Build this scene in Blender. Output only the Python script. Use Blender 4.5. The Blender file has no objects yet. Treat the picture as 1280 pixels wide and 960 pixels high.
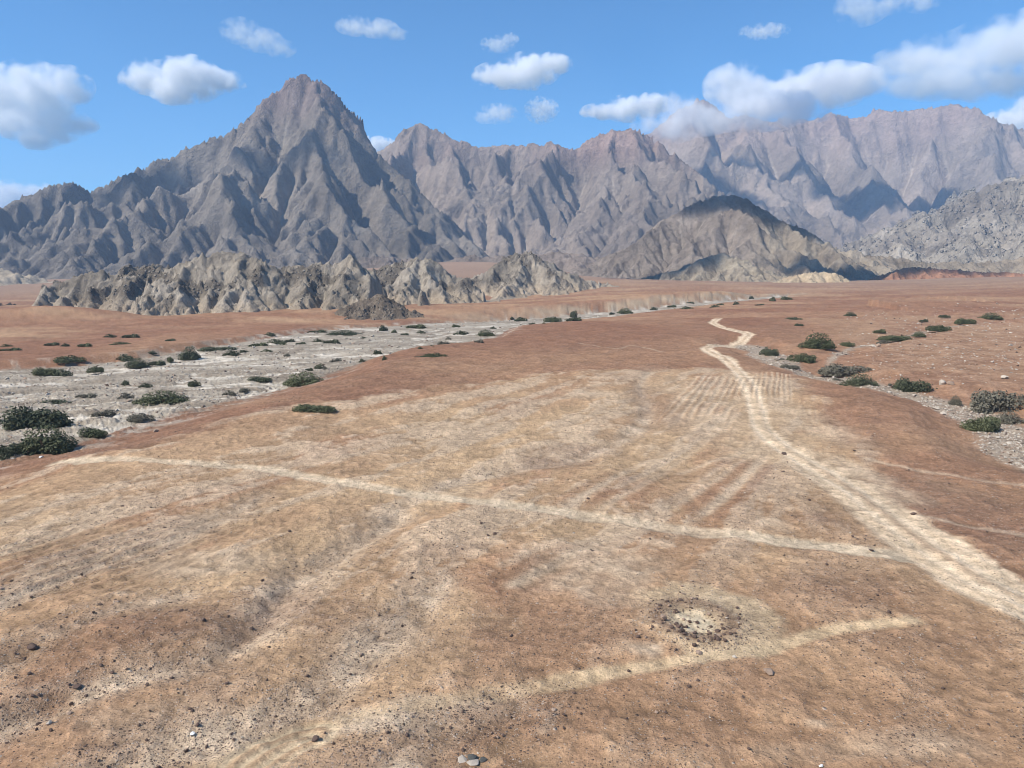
import bpy, bmesh, math, random, time
import numpy as np
T0 = time.time()
random.seed(5)

# ------------------------------------------------------------------ camera, sky, sun, exposure
scene = bpy.context.scene
COL = scene.collection
FP = 949.0            # focal length in pixels of the 1280-wide frame
CH = 20.0             # height of the view point above the plain, metres
PT = math.atan(135 / FP)
cam = bpy.data.cameras.new('camera')
cam.sensor_width = 36.0
cam.lens = 36.0 * FP / 1280
cam.clip_start = 0.5
cam.clip_end = 60000
co = bpy.data.objects.new('camera', cam)
co.location = (0, 0, CH)
co.rotation_euler = (math.pi / 2 - PT, 0, 0)
COL.objects.link(co)
scene.camera = co

SUN_EL = math.radians(45)
SUN_DIR = np.array([-0.90, -0.44]); SUN_DIR /= np.linalg.norm(SUN_DIR)
SD = np.array([SUN_DIR[0] * math.cos(SUN_EL), SUN_DIR[1] * math.cos(SUN_EL), math.sin(SUN_EL)])
world = bpy.data.worlds.new('World')
scene.world = world
world.use_nodes = True
wn = world.node_tree.nodes
wl = world.node_tree.links
bg = wn['Background']
sky = wn.new('ShaderNodeTexSky')
sky.sky_type = 'NISHITA'
sky.sun_disc = False
sky.sun_elevation = SUN_EL
sky.sun_rotation = math.atan2(SUN_DIR[0], SUN_DIR[1])
sky.altitude = 1500
sky.air_density = 1.0
sky.dust_density = 0.0
sky.ozone_density = 4.0
tint = wn.new('ShaderNodeMix'); tint.data_type = 'RGBA'; tint.blend_type = 'MULTIPLY'; tint.inputs[0].default_value = 1.0
wl.new(sky.outputs[0], tint.inputs[6]); tint.inputs[7].default_value = (0.44, 0.90, 1.12, 1)
wl.new(tint.outputs[2], bg.inputs['Color'])
bg.inputs['Strength'].default_value = 0.12

sun = bpy.data.lights.new('sun', 'SUN')
sun.energy = 5.0
sun.angle = math.radians(0.53)
sun.color = (1.0, 0.94, 0.845)
so = bpy.data.objects.new('sun', sun)
from mathutils import Vector, Matrix, Euler
so.rotation_euler = Vector((-SD[0], -SD[1], -SD[2])).to_track_quat('-Z', 'Y').to_euler()
so.location = (0, 0, 500)
COL.objects.link(so)

scene.view_settings.view_transform = 'Standard'
scene.view_settings.look = 'None'
scene.view_settings.exposure = 0.34
scene.view_settings.gamma = 1.0
scene.view_settings.use_curve_mapping = False
scene.render.engine = 'CYCLES'
scene.cycles.use_denoising = True
scene.cycles.filter_width = 0.95
scene.cycles.max_bounces = 14
scene.cycles.diffuse_bounces = 2
scene.cycles.volume_bounces = 10
scene.cycles.volume_step_rate = 0.6
scene.cycles.volume_max_steps = 64

# ------------------------------------------------------------------ helpers
def ray(u, v):
    a = (u - 640) / FP; b = (480 - v) / FP
    return np.array([a, math.cos(PT) + b * math.sin(PT), -math.sin(PT) + b * math.cos(PT)])

def at(u, v, Y):
    d = ray(u, v); t = Y / d[1]
    return (t * d[0], Y, CH + t * d[2])

def lin(r, g, b, k=1.0):
    f = lambda c: ((c / 255 + 0.055) / 1.055) ** 2.4 if c > 10 else c / 255 / 12.92
    return np.array([f(r) * k, f(g) * k, f(b) * k], np.float32)

_rs=np.random.RandomState(7); _G=_rs.rand(512,512).astype(np.float32)
def vnoise(x,y,seed=0):
    x=x+seed*37.7; y=y+seed*91.3
    xi=np.floor(x); yi=np.floor(y); fx=(x-xi).astype(np.float32); fy=(y-yi).astype(np.float32)
    xi=xi.astype(np.int64)&511; yi=yi.astype(np.int64)&511; x1=(xi+1)&511; y1=(yi+1)&511
    fx=fx*fx*fx*(fx*(fx*6-15)+10); fy=fy*fy*fy*(fy*(fy*6-15)+10)
    a=_G[yi,xi]; b=_G[yi,x1]; c=_G[y1,xi]; d=_G[y1,x1]
    a=a+(b-a)*fx; c=c+(d-c)*fx
    return a+(c-a)*fy
def fbm(x,y,oct=4,seed=0,gain=0.5):
    s=0; a=1.0; n=0
    for i in range(oct):
        s=s+a*(vnoise(x,y,seed+i*3)*2-1); n+=a; a*=gain
        x,y=(x*1.6+y*1.2)*1.02,(-x*1.2+y*1.6)*1.02
    return s/n
def ridged(x,y,oct=4,seed=0,gain=0.5):
    s=0; a=1.0; n=0; w=1.0
    for i in range(oct):
        r=1-np.abs(vnoise(x,y,seed+i*3)*2-1); r=r*r
        s=s+a*r*w; w=np.clip(r*1.6,0,1); n+=a; a*=gain
        x,y=(x*1.6+y*1.2)*1.02,(-x*1.2+y*1.6)*1.02
    return s/n
def smooth(t): t=np.clip(t,0,1); return t*t*(3-2*t)
def seg_env(X,Y,pl,slope,rnd=0.0):
    """max over a 3d polyline of crest height minus slope*distance; returns height"""
    best=np.full(X.shape,-1e9)
    for (a,b) in zip(pl[:-1],pl[1:]):
        ax,ay,az=a; bx,by,bz=b; dx,dy=bx-ax,by-ay; L=dx*dx+dy*dy+1e-9
        t=np.clip(((X-ax)*dx+(Y-ay)*dy)/L,0,1)
        d=np.hypot(X-ax-t*dx,Y-ay-t*dy)
        h=az+t*(bz-az)-slope*(np.sqrt(d*d+rnd*rnd)-rnd)
        best=np.maximum(best,h)
    return best
def erode(h,dx,steps,K,dt,U=0,talus=None,fixed=None,diff=0,tj=None):
    if tj is None: tj=np.ones(h.size)
    ny,nx=h.shape; N=nx*ny
    idx=np.arange(N)
    offs=[(dy,dx_) for dy in (-1,0,1) for dx_ in (-1,0,1) if dy or dx_]
    bd=np.zeros((ny,nx),bool); bd[0]=bd[-1]=True; bd[:,0]=bd[:,-1]=True
    if fixed is not None: bd|=fixed
    bdf=bd.ravel()
    for s in range(steps):
        h=h+np.where(bd,0,U)*dt if not np.isscalar(U) or U else h
        P=np.pad(h,1,mode='edge'); best=np.zeros((ny,nx)); rec=idx.reshape(ny,nx).copy(); rl=np.full((ny,nx),dx,float)
        I=idx.reshape(ny,nx)
        for dy,dx_ in offs:
            L=dx*math.hypot(dy,dx_)
            sl=(h-P[1+dy:1+dy+ny,1+dx_:1+dx_+nx])/L
            m=sl>best
            best=np.where(m,sl,best); rec=np.where(m,I+dy*nx+dx_,rec); rl=np.where(m,L,rl)
        rec[bd]=I[bd]; rec=rec.ravel(); rl=rl.ravel()
        # levels by pointer jumping
        lev=(rec!=idx).astype(np.int32); p=rec.copy()
        for k in range(14):
            lev=lev+lev[p]; p2=p[p]
            if np.array_equal(p2,p): break
            p=p2
        o=np.argsort(lev,kind='stable'); ls=lev[o]; mx=ls[-1]
        st=np.searchsorted(ls,np.arange(mx+2))
        A=np.full(N,dx*dx)
        for l in range(mx,0,-1):
            c=o[st[l]:st[l+1]]
            np.add.at(A,rec[c],A[c])
        hf=h.ravel().copy(); F=K*dt*A**0.35/rl
        for l in range(1,mx+1):
            c=o[st[l]:st[l+1]]; f=F[c]
            r_=hf[rec[c]]; v=(hf[c]+f*r_)/(1+f)
            hf[c]=np.minimum(v,r_+talus*rl[c]*tj[c]) if talus else v
        h=hf.reshape(ny,nx)
        if diff:
            L=-4*h; L[1:]+=h[:-1]; L[:-1]+=h[1:]; L[:,1:]+=h[:,:-1]; L[:,:-1]+=h[:,1:]; L[bd]=0
            h=h+diff*L
    return h,A.reshape(ny,nx)
def up2(a):
    def u(a,ax):
        a=np.moveaxis(a,ax,0); n=a.shape[0]
        P=np.pad(a,[(1,2)]+[(0,0)]*(a.ndim-1),mode='edge')
        out=np.empty((2*n-1,)+a.shape[1:],a.dtype)
        out[::2]=a
        out[1::2]=(-P[0:n-1]+9*P[1:n]+9*P[2:n+1]-P[3:n+2])/16
        return np.moveaxis(out,0,ax)
    return u(u(a,0),1)

class NT:
    """small helper round a node tree"""
    def __init__(s, name):
        s.m = bpy.data.materials.new(name); s.m.use_nodes = True
        s.t = s.m.node_tree; s.n = s.t.nodes; s.l = s.t.links
        s.n.clear(); s.out = s.n.new('ShaderNodeOutputMaterial')
    def new(s, typ, **kw):
        n = s.n.new(typ)
        for k, v in kw.items():
            if k in n.inputs.keys() or isinstance(k, int): s.set(n.inputs[k], v)
            else: setattr(n, k, v)
        return n
    def set(s, sock, v):
        if isinstance(v, bpy.types.NodeSocket): s.l.new(v, sock)
        else: sock.default_value = v
    def math(s, op, a, b=0.0, clamp=False):
        n = s.n.new('ShaderNodeMath'); n.operation = op; n.use_clamp = clamp
        s.set(n.inputs[0], a); s.set(n.inputs[1], b); return n.outputs[0]
    def mix(s, fac, a, b, blend='MIX'):
        n = s.n.new('ShaderNodeMix'); n.data_type = 'RGBA'; n.blend_type = blend
        s.set(n.inputs[0], fac); s.set(n.inputs[6], a); s.set(n.inputs[7], b); return n.outputs[2]
    def ramp(s, x, lo, hi, a=0.0, b=1.0):
        n = s.n.new('ShaderNodeMapRange'); n.interpolation_type = 'SMOOTHSTEP'
        s.set(n.inputs[0], x); s.set(n.inputs[1], lo); s.set(n.inputs[2], hi); s.set(n.inputs[3], a); s.set(n.inputs[4], b)
        return n.outputs[0]
    def noise(s, vec, scale, detail=4.0, rough=0.55):
        n = s.n.new('ShaderNodeTexNoise'); s.set(n.inputs['Vector'], vec)
        s.set(n.inputs['Scale'], scale); s.set(n.inputs['Detail'], detail); s.set(n.inputs['Roughness'], rough)
        return n.outputs[0]
    def voro(s, vec, scale, feature='F1'):
        n = s.n.new('ShaderNodeTexVoronoi'); n.feature = feature; s.set(n.inputs['Vector'], vec); s.set(n.inputs['Scale'], scale)
        return n
    def pos(s):
        return s.n.new('ShaderNodeNewGeometry').outputs['Position']
    def attr(s, name):
        a = s.n.new('ShaderNodeAttribute'); a.attribute_name = name; return a
    def bump(s, height, strength, dist, normal=None):
        b = s.n.new('ShaderNodeBump'); s.set(b.inputs['Height'], height)
        b.inputs['Strength'].default_value = strength; b.inputs['Distance'].default_value = dist
        if normal is not None: s.set(b.inputs['Normal'], normal)
        return b.outputs[0]
    def bsdf(s, col, rough=0.9, normal=None, spec=0.15):
        p = s.n.new('ShaderNodeBsdfPrincipled'); s.set(p.inputs['Base Color'], col); s.set(p.inputs['Roughness'], rough)
        p.inputs['Specular IOR Level'].default_value = spec
        if normal is not None: s.set(p.inputs['Normal'], normal)
        s.l.new(p.outputs[0], s.out.inputs['Surface']); return p

def mesh_np(name, verts, quads=None, tris=None, mat=None, col=None, smooth_shade=True):
    me = bpy.data.meshes.new(name)
    v = np.asarray(verts, np.float32)
    me.vertices.add(len(v)); me.vertices.foreach_set('co', v.ravel())
    f = np.asarray(quads if quads is not None else tris, np.int32); k = f.shape[1]
    me.loops.add(f.size); me.loops.foreach_set('vertex_index', f.ravel())
    me.polygons.add(len(f)); me.polygons.foreach_set('loop_start', np.arange(0, f.size, k, dtype=np.int32))
    me.polygons.foreach_set('use_smooth', np.full(len(f), smooth_shade))
    me.update(calc_edges=True)
    if col is not None:
        a = me.color_attributes.new('Col', 'FLOAT_COLOR', 'POINT'); a.data.foreach_set('color', np.asarray(col, np.float32).ravel())
    if mat: me.materials.append(mat)
    return me

def link(name, me, label=None, cat=None, group=None, kind=None, parent=None):
    o = bpy.data.objects.new(name, me); COL.objects.link(o)
    if label: o['label'] = label
    if cat: o['category'] = cat
    if group: o['group'] = group
    if kind: o['kind'] = kind
    if parent: o.parent = parent
    return o

def grid_quads(nr, nc, wrap=False):
    i = np.arange(nr * nc).reshape(nr, nc)
    if wrap: i = np.concatenate([i, i[:, :1]], 1)
    return np.stack([i[:-1, :-1], i[:-1, 1:], i[1:, 1:], i[1:, :-1]], -1).reshape(-1, 4)

# ------------------------------------------------------------------ the plain: height as a thin plate through surveyed spots
def q2p(x, y):
    y = np.maximum(y, 1.0); r = np.hypot(x, y)
    return np.clip(x / y, -2.5, 2.5) * 1.2, np.log(np.maximum(r, 15.0))
_cp = []
for d in (18, 45, 85, 125):
    for u in (-700, 100, 640, 1180, 2000): _cp.append((u, d, 0.0))
for u, v, d in [(0, 455, 212), (200, 440, 232), (0, 425, 310), (200, 400, 430), (300, 420, 300), (400, 398, 440), (560, 396, 470), (640, 395, 480),
                (640, 380, 620), (640, 368, 760), (720, 354, 900), (800, 350, 1000), (900, 354, 880), (900, 399, 351), (900, 375, 560), (1000, 372, 600),
                (1100, 357, 850), (1200, 348, 1000), (1290, 345, 1050), (1200, 375, 500), (1280, 400, 330), (1100, 400, 340), (640, 430, 228),
                (600, 327, 1600), (450, 338, 1500), (760, 347, 1500), (900, 352, 1500), (1050, 352, 1500), (1250, 350, 1500), (1700, 348, 1600), (0, 350, 1900), (-300, 370, 900), (-500, 420, 320), (1700, 346, 1150), (1700, 400, 330), (980, 352, 1050)]:
    _cp.append((u, d, CH - (v - 345) / FP * d))
for u in (-600, 100, 640, 1180, 1900):
    _cp.append((u, 3000, 5.0)); _cp.append((u, 6000, 5.0)); _cp.append((u, 9800, 0.0))
_P = np.array([q2p((u - 640) / FP * d, d) for u, d, z in _cp]); _Z = np.array([c[2] for c in _cp])
def _phi(r2): return 0.5 * r2 * np.log(r2 + 1e-9)
_n = len(_P)
_D = ((_P[:, None] - _P[None]) ** 2).sum(-1)
_M = np.zeros((_n + 3, _n + 3)); _M[:_n, :_n] = _phi(_D) + np.eye(_n) * 1e-3
_M[:_n, _n] = 1; _M[_n, :_n] = 1; _M[:_n, _n + 1:] = _P; _M[_n + 1:, :_n] = _P.T
_W = np.linalg.solve(_M, np.concatenate([_Z, np.zeros(3)]))
def base_z(x, y):
    x = np.asarray(x, float); y = np.asarray(y, float)
    a, b = q2p(x, y); s = _W[_n] + _W[_n + 1] * a + _W[_n + 2] * b
    for i in range(_n):
        s = s + _W[i] * _phi((a - _P[i, 0]) ** 2 + (b - _P[i, 1]) ** 2)
    back = smooth((y - 2) / 12.0)                      # level ground behind the view point
    return s * back

_TT = np.exp(np.linspace(math.log(15), math.log(2600), 900))
def cast(pts, fz=None, off=0.0):
    """where the sight lines through the photo's spots meet the ground surface fz"""
    fz = fz or base_z
    out = []
    D = np.array([ray(u, v) for u, v in pts])
    X = D[:, 0:1] * _TT; Y = D[:, 1:2] * _TT; Z = CH + D[:, 2:3] * _TT
    g = fz(X, Y) + off
    below = Z < g
    for k in range(len(pts)):
        i = int(np.argmax(below[k])) if below[k].any() else len(_TT) - 1
        i = max(i, 1)
        a = Z[k, i - 1] - g[k, i - 1]; b = Z[k, i] - g[k, i]; f = a / (a - b) if a != b else 0
        f = min(max(f, 0), 1); t = _TT[i - 1] + f * (_TT[i] - _TT[i - 1])
        out.append((D[k, 0] * t, D[k, 1] * t))
    return np.array(out)

def pdist(X, Y, pl, margin):
    """distance to a polyline (inf beyond margin) and position along it"""
    out = np.full(X.shape, 1e6, np.float32); al = np.zeros(X.shape, np.float32)
    acc = 0.0
    for (a, b) in zip(pl[:-1], pl[1:]):
        L = math.hypot(b[0] - a[0], b[1] - a[1])
        m = (X > min(a[0], b[0]) - margin) & (X < max(a[0], b[0]) + margin) & (Y > min(a[1], b[1]) - margin) & (Y < max(a[1], b[1]) + margin)
        if m.any():
            x = X[m] - a[0]; y = Y[m] - a[1]; dx, dy = b[0] - a[0], b[1] - a[1]
            t = np.clip((x * dx + y * dy) / (L * L + 1e-9), 0, 1)
            d = np.hypot(x - t * dx, y - t * dy)
            o = out[m]; aa = al[m]; k = d < o
            o[k] = d[k]; aa[k] = (acc + t * L)[k]; out[m] = o; al[m] = aa
        acc += L
    return out, al

def spline(pl, n=4):
    P = np.array(pl); P = np.vstack([2 * P[0] - P[1], P, 2 * P[-1] - P[-2]]); o = []
    for i in range(1, len(P) - 2):
        for k in range(n):
            t = k / n; a, b, c, d = P[i - 1:i + 3]
            o.append(0.5 * (2 * b + (c - a) * t + (2 * a - 5 * b + 4 * c - d) * t * t + (3 * b - a - 3 * c + d) * t ** 3))
    o.append(P[-2]); return np.array(o)

def inside(X, Y, poly):
    r = np.zeros(X.shape, bool); n = len(poly)
    for i in range(n):
        x0, y0 = poly[i]; x1, y1 = poly[(i + 1) % n]
        if y0 == y1: continue
        m = (Y > min(y0, y1)) & (Y <= max(y0, y1))
        if m.any():
            xc = x0 + (Y[m] - y0) * (x1 - x0) / (y1 - y0); r[m] ^= X[m] < xc
    return r

# --- river bed and side wash (outlines taken from the photo, carried to the ground)
def bed_d(R): return 1.2 + 2.4 * (1 - smooth((R - 170) / 200))
def bed_z(x, y): return base_z(x, y) - bed_d(np.hypot(x, y))
NEAR = cast([(-160, 640), (-60, 590), (20, 572), (80, 560), (140, 541), (200, 521), (300, 499), (380, 480), (430, 461), (500, 445), (560, 440), (610, 428), (640, 411), (700, 402), (800, 392), (900, 380), (985, 372)], bed_z)
FAR = cast([(-160, 474), (-20, 463), (100, 457), (170, 449), (250, 437), (330, 425), (400, 415), (480, 408), (560, 404), (640, 399), (720, 393.5), (800, 386), (900, 377), (985, 369)], bed_z)
RIVER = np.vstack([NEAR, FAR[::-1]])
WASH = [cast([(935, 433), (962, 446), (990, 460), (1050, 474), (1110, 487), (1170, 500), (1215, 517), (1255, 545), (1320, 590)], off=-1.8),
        cast([(1020, 462), (1060, 436), (1100, 428), (1140, 417), (1180, 409), (1230, 402), (1300, 396)], off=-0.9)]

def height_parts(X, Y):
    z = base_z(X, Y)
    ins = inside(X, Y, RIVER)
    dn, _ = pdist(X, Y, NEAR, 70); df, al_f = pdist(X, Y, FAR, 200)
    wob = fbm(X / 14, Y / 14, 3, 41)
    sd = np.minimum(dn, df); sd = np.where(ins, -sd, sd) + wob * 2.5 * np.clip(Y / 120, 0, 1)
    near_side = (dn < df)
    fade = np.clip((260 - np.hypot(X, Y)) / 120, 0.3, 1)
    w = np.where(near_side, 26 * fade, 7.0)
    k = 1 - smooth(sd / w)
    k = np.where(sd <= 0, 1.0, k)
    z = z - bed_d(np.hypot(X, Y)) * k
    R0 = np.hypot(X, Y)
    cut = np.where(near_side, 0.0, smooth((sd - 1 + 5 * fbm(X / 25, Y / 25, 3, 44)) / 20.0) * smooth((np.hypot(*np.diff(FAR, axis=0).T).sum() - 20 - al_f) / 90) * (1 - smooth((sd - 70) / 130.0)) * smooth((R0 - 400) / 110) * smooth((1100 - R0) / 200)) * (~ins)
    z = z + 5.5 * cut
    river = smooth((0.8 - sd) / 1.6)
    w0, _ = pdist(X, Y, WASH[0], 30); w1, _ = pdist(X, Y, WASH[1], 25)
    w0 = w0 + wob * 2.0; w1 = w1 + wob * 2.0
    z = z - 2.0 * (1 - smooth((w0 - 3) / 12)) - 0.9 * (1 - smooth((w1 - 1.5) / 7))
    wash = np.maximum(smooth((5.2 - w0) / 2.5), smooth((1.8 - w1) / 2.0))
    # red mounds at the far left bank
    for (u, v, Yc, h, sx, sy) in ((30, 386, 430, 7.5, 45, 26), (112, 402, 445, 3.5, 30, 20), (-80, 380, 480, 9, 50, 30)):
        cx, cy, _z = at(u, v, Yc)
        z = z + h * np.exp(-((X - cx) / sx) ** 2 - ((Y - cy) / sy) ** 2)
    return z, river, wash, sd, near_side
def ground_z(X, Y):
    return height_parts(np.asarray(X, float), np.asarray(Y, float))[0]

# --- tracks, paths and gullies
C = lambda *p: spline(cast(list(p)))
ROAD = C((1330, 772), (1290, 754), (1240, 733), (1195, 706), (1152, 678), (1110, 647), (1072, 617), (1032, 592), (992, 566), (966, 548), (952, 530), (945, 505), (936, 480), (921, 461), (905, 448), (888, 440), (883, 434), (897, 429), (928, 423), (934, 418), (908, 412), (891, 405), (898, 399))
PATH = C((70, 562), (150, 570), (250, 578), (330, 586), (400, 598), (470, 608), (540, 618), (620, 629), (700, 639), (780, 649), (850, 659), (930, 669), (1000, 679), (1080, 691), (1155, 697))
TRAIL = C((180, 990), (260, 950), (330, 912), (400, 897), (480, 882), (560, 868), (640, 855), (720, 845), (800, 833), (870, 823), (930, 814), (980, 803), (1030, 790), (1080, 782), (1140, 776))
SPUR = C((380, 910), (340, 930), (300, 965), (275, 1000))
THIN = [C((1130, 640), (1180, 652), (1240, 662), (1320, 676)), C((800, 645), (860, 612), (905, 580), (948, 548)), C((640, 730), (700, 700), (760, 675), (830, 650)),
        C((725, 430), (770, 436), (790, 432), (830, 440)), C((850, 590), (905, 572), (960, 552)),
        C((735, 645), (810, 600), (870, 560), (925, 515)), C((790, 655), (860, 622), (915, 585), (955, 556)), C((840, 668), (890, 632), (930, 596), (962, 560)), C((770, 610), (835, 575), (890, 535), (925, 495)), C((700, 640), (780, 590), (850, 548), (900, 500)), C((880, 640), (925, 605), (958, 570)),
        C((1085, 575), (1160, 590), (1230, 600), (1320, 612))]
GULLY = [(C((-60, 925), (0, 895), (60, 872), (120, 850), (190, 830), (255, 812), (310, 785), (335, 760), (350, 735), (385, 705), (430, 680), (470, 658), (500, 640)), 0.9),
         (C((100, 985), (190, 935), (280, 905), (360, 880), (420, 845), (470, 800), (520, 760), (560, 720)), 0.5),
         (C((-40, 770), (40, 735), (120, 705), (180, 690), (240, 665), (290, 640), (330, 615)), 0.35),
         (C((560, 600), (640, 585), (720, 570), (790, 540), (810, 510), (800, 480), (815, 462)), 0.45),
         (C((-40, 860), (50, 800), (140, 760), (230, 740)), 0.25),
         (C((500, 950), (570, 900), (640, 870)), 0.12)]
PALE = [((735, 725), (95, 38), 0.8), ((770, 705), (60, 20), 0.5), ((470, 790), (60, 22), 0.5), ((740, 492), (55, 9), 0.8), ((560, 615), (70, 14), 0.45), ((255, 700), (85, 20), 0.75), ((865, 775), (36, 19), 1.5), ((905, 757), (48, 15), 1.0),
        ((805, 812), (52, 14), 1.2), ((1070, 592), (38, 36), 1.25), ((965, 655), (28, 13), 0.9), ((450, 895), (75, 15), 1.1), ((540, 872), (60, 9), 0.6), ((300, 925), (60, 18), 0.9), ((1150, 930), (120, 24), 0.5), ((1020, 905), (24, 7), 0.5),
        ((1000, 940), (160, 14), 0.3), ((180, 890), (130, 25), 0.35), ((1000, 520), (35, 40), 0.55), ((900, 520), (60, 60), 0.45), ((660, 690), (80, 18), 0.3), ((90, 640), (110, 40), 0.3), ((940, 475), (60, 12), 0.6)]
DARKP = [((600, 890), (160, 25), 0.35), ((190, 775), (140, 30), 0.5), ((420, 760), (60, 30), 0.4), ((1030, 650), (48, 16), 0.7), ((690, 780), (170, 40), 0.35), ((560, 690), (120, 20), 0.3), ((1220, 720), (10, 5), 0.2), ((815, 500), (40, 25), 0.45),
         ((690, 578), (60, 10), 0.5), ((720, 560), (60, 8), 0.3), ((345, 745), (50, 30), 0.5), ((1180, 640), (110, 60), 0.45), ((1050, 730), (150, 22), 0.25), ((1120, 800), (150, 14), 0.35), ((860, 880), (80, 30), 0.2)]
# sand/red boundary on the terrace
TANEDGE = spline(cast([(-300, 640), (-100, 590), (0, 576), (90, 566), (190, 546), (270, 530), (350, 511), (460, 497), (540, 485), (610, 474), (690, 466), (760, 461), (850, 458), (905, 459), (960, 468), (1000, 475), (1040, 515), (1085, 560), (1100, 590), (1102, 625), (1180, 700), (1230, 735)]), 3)
RC = cast([(868, 776)])[0]                               # stone ring

def dressed(X, Y):
    """full ground: relief and albedo at points of the plain"""
    z, river, wash, sd, near_side = height_parts(X, Y)
    R = np.hypot(X, Y)
    lod = lambda L: np.clip(1.6 - R / (L * 420), 0, 1)      # fade relief finer than the mesh can hold
    dirx, diry = 0.47, 0.88
    S = X * dirx + Y * diry; T = X * diry - Y * dirx
    wx = X + 3 * fbm(X / 9, Y / 9, 3, 51); wy = Y + 3 * fbm(X / 9, Y / 9, 3, 52)
    n_big = fbm(wx / 60, wy / 60, 4, 1)
    n_mid = fbm(wx / 16, wy / 16, 4, 2)
    n_sml = fbm(X / 3.2, Y / 3.2, 4, 3, 0.6)
    n_fin = fbm(X / 0.7, Y / 0.7, 3, 4, 0.6)
    streak = fbm(S / 22 + 0.3 * n_mid, T / 2.6 + 0.8 * n_mid, 4, 5)
    str2 = fbm(S / 40, T / 7.0 + n_mid, 3, 6)
    far = np.clip((R - 120) / 250, 0, 1)
    hstr = fbm(X / 60 + n_mid * 0.3, Y / (10 + 16 * far), 4, 7)   # bands lying across the view on the far fans
    z = z + 0.30 * n_mid * np.clip(R / 60, 0.4, 1.8) * (1 - 0.8 * river) + 0.20 * n_sml * lod(2.5) + 0.075 * n_fin * lod(0.5) + 0.12 * streak * lod(2)
    z = z + far * 1.2 * n_big
    # albedos
    tan = lin(198, 168, 132, .85); tan2 = lin(187, 153, 119, .85); red = lin(169, 131, 103, .83); red2 = lin(153, 116, 92, .83)
    pale = lin(212, 189, 160, .86); gravel = lin(134, 104, 86, .82); grey = lin(188, 178, 160, .83); greyd = lin(150, 139, 122, .82); white = lin(224, 215, 198, .86)
    def mixc(c, d, k): return c + (d - c) * np.clip(k, 0, 1)[..., None]
    c = np.broadcast_to(red, X.shape + (3,)).astype(np.float32).copy()
    c = mixc(c, red2, 0.5 + 1.4 * n_big); c = mixc(c, tan2, 0.25 + 0.9 * hstr)
    # which side of the sand boundary
    poly = np.vstack([TANEDGE, [(60, 15), (-120, 15)]])
    ti = inside(X, Y, poly); td, _ = pdist(X, Y, TANEDGE, 25); td = np.where(ti, td, -td)
    tmask = smooth((td + 4.0 * n_mid + 2.5 * n_sml + 2.2) / 5.5)
    bandR = (X > 12) & (Y < 62)
    near_red = smooth((62 - Y + 14 * n_mid + X * 0.12) / 22) * smooth((X + 4 + 6 * n_mid) / 14)          # browner ground at the lower right
    ct = np.broadcast_to(tan, X.shape + (3,)).astype(np.float32).copy()
    ct = mixc(ct, tan2, 0.50 + 1.3 * n_mid + 0.9 * str2)
    ct = mixc(ct, red, 0.10 + 0.5 * n_big + 0.5 * smooth((str2 + 0.35 * n_sml + 0.02) / 0.22))
    ct = mixc(ct, pale, 0.62 * smooth((streak + 0.4 * n_sml + 0.15 * n_fin * lod(0.5) - 0.03) / 0.2))
    nr = mixc(mixc(np.broadcast_to(tan2, ct.shape), red, 0.30 + 0.9 * n_mid), tan, 0.22 + 1.1 * hstr + 0.5 * n_sml)
    ct = mixc(ct, nr, near_red * 0.85)
    nl = smooth((52 - Y + 10 * n_mid) / 16) * smooth((6 - X) / 14)
    ct = mixc(ct, mixc(np.broadcast_to(tan2, ct.shape), red2, 0.45 + str2 * 1.6), nl * 0.7)
    c = mixc(c, ct, tmask)
    c = mixc(c, red, (1 - tmask) * np.clip((150 - R) / 60, 0, 1) * (X > 20) * 0.55)
    peb = 0.42 + 0.9 * np.clip(streak + 0.3 * n_sml, -0.2, 0.8)
    # far colours
    c = mixc(c, lin(168, 128, 100, .82), far * 0.5 * (1 + 0.5 * n_mid))
    c = mixc(c, lin(194, 160, 126, .82), far * np.clip(hstr * 2.2 - 0.1, 0, 1) * 0.7)
    c = mixc(c, lin(150, 108, 84, .82), far * np.clip(-hstr * 2.2 - 0.1, 0, 1) * 0.7)
    rocky = smooth((X / np.maximum(Y, 1) - 0.40) / 0.12) * smooth((R - 135) / 60) * smooth((520 - R) / 200)      # stony ground round the side wash
    c = mixc(c, lin(190, 156, 126, .8), rocky * np.clip(0.2 + 1.5 * n_sml, 0, 0.75)); peb = peb + rocky * 0.4
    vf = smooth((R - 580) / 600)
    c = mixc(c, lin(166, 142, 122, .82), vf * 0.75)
    # gullies
    for gl, dep in GULLY:
        d, al = pdist(X, Y, gl, 9)
        d = np.abs(d + 0.7 * n_mid + 0.35 * n_sml)
        z = z - dep * 0.6 * np.exp(-(d / 1.2) ** 2) - dep * 0.48 * np.exp(-(d / 4.0) ** 2)
        c = mixc(c, pale, np.exp(-(d / (0.7 + 0.9 * dep)) ** 2) * (0.8 + 1.0 * n_sml) * min(1, 0.55 + dep))
        peb = peb + np.exp(-(d / 2.0) ** 2) * 0.9
    # furrows on the far left of the sand flat and scraped lines by the road
    fx = np.exp(-(((X + 32) / 12) ** 2 + ((Y - 52) / 9) ** 2))
    z = z + 0.10 * fx * np.sin(T * 2 * math.pi / 1.3 + 1.5 * n_mid) * lod(1.2)
    c = mixc(c, red2, fx * smooth(np.sin(T * 2 * math.pi / 1.3 + 1.5 * n_mid)) * 0.4)
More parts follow.
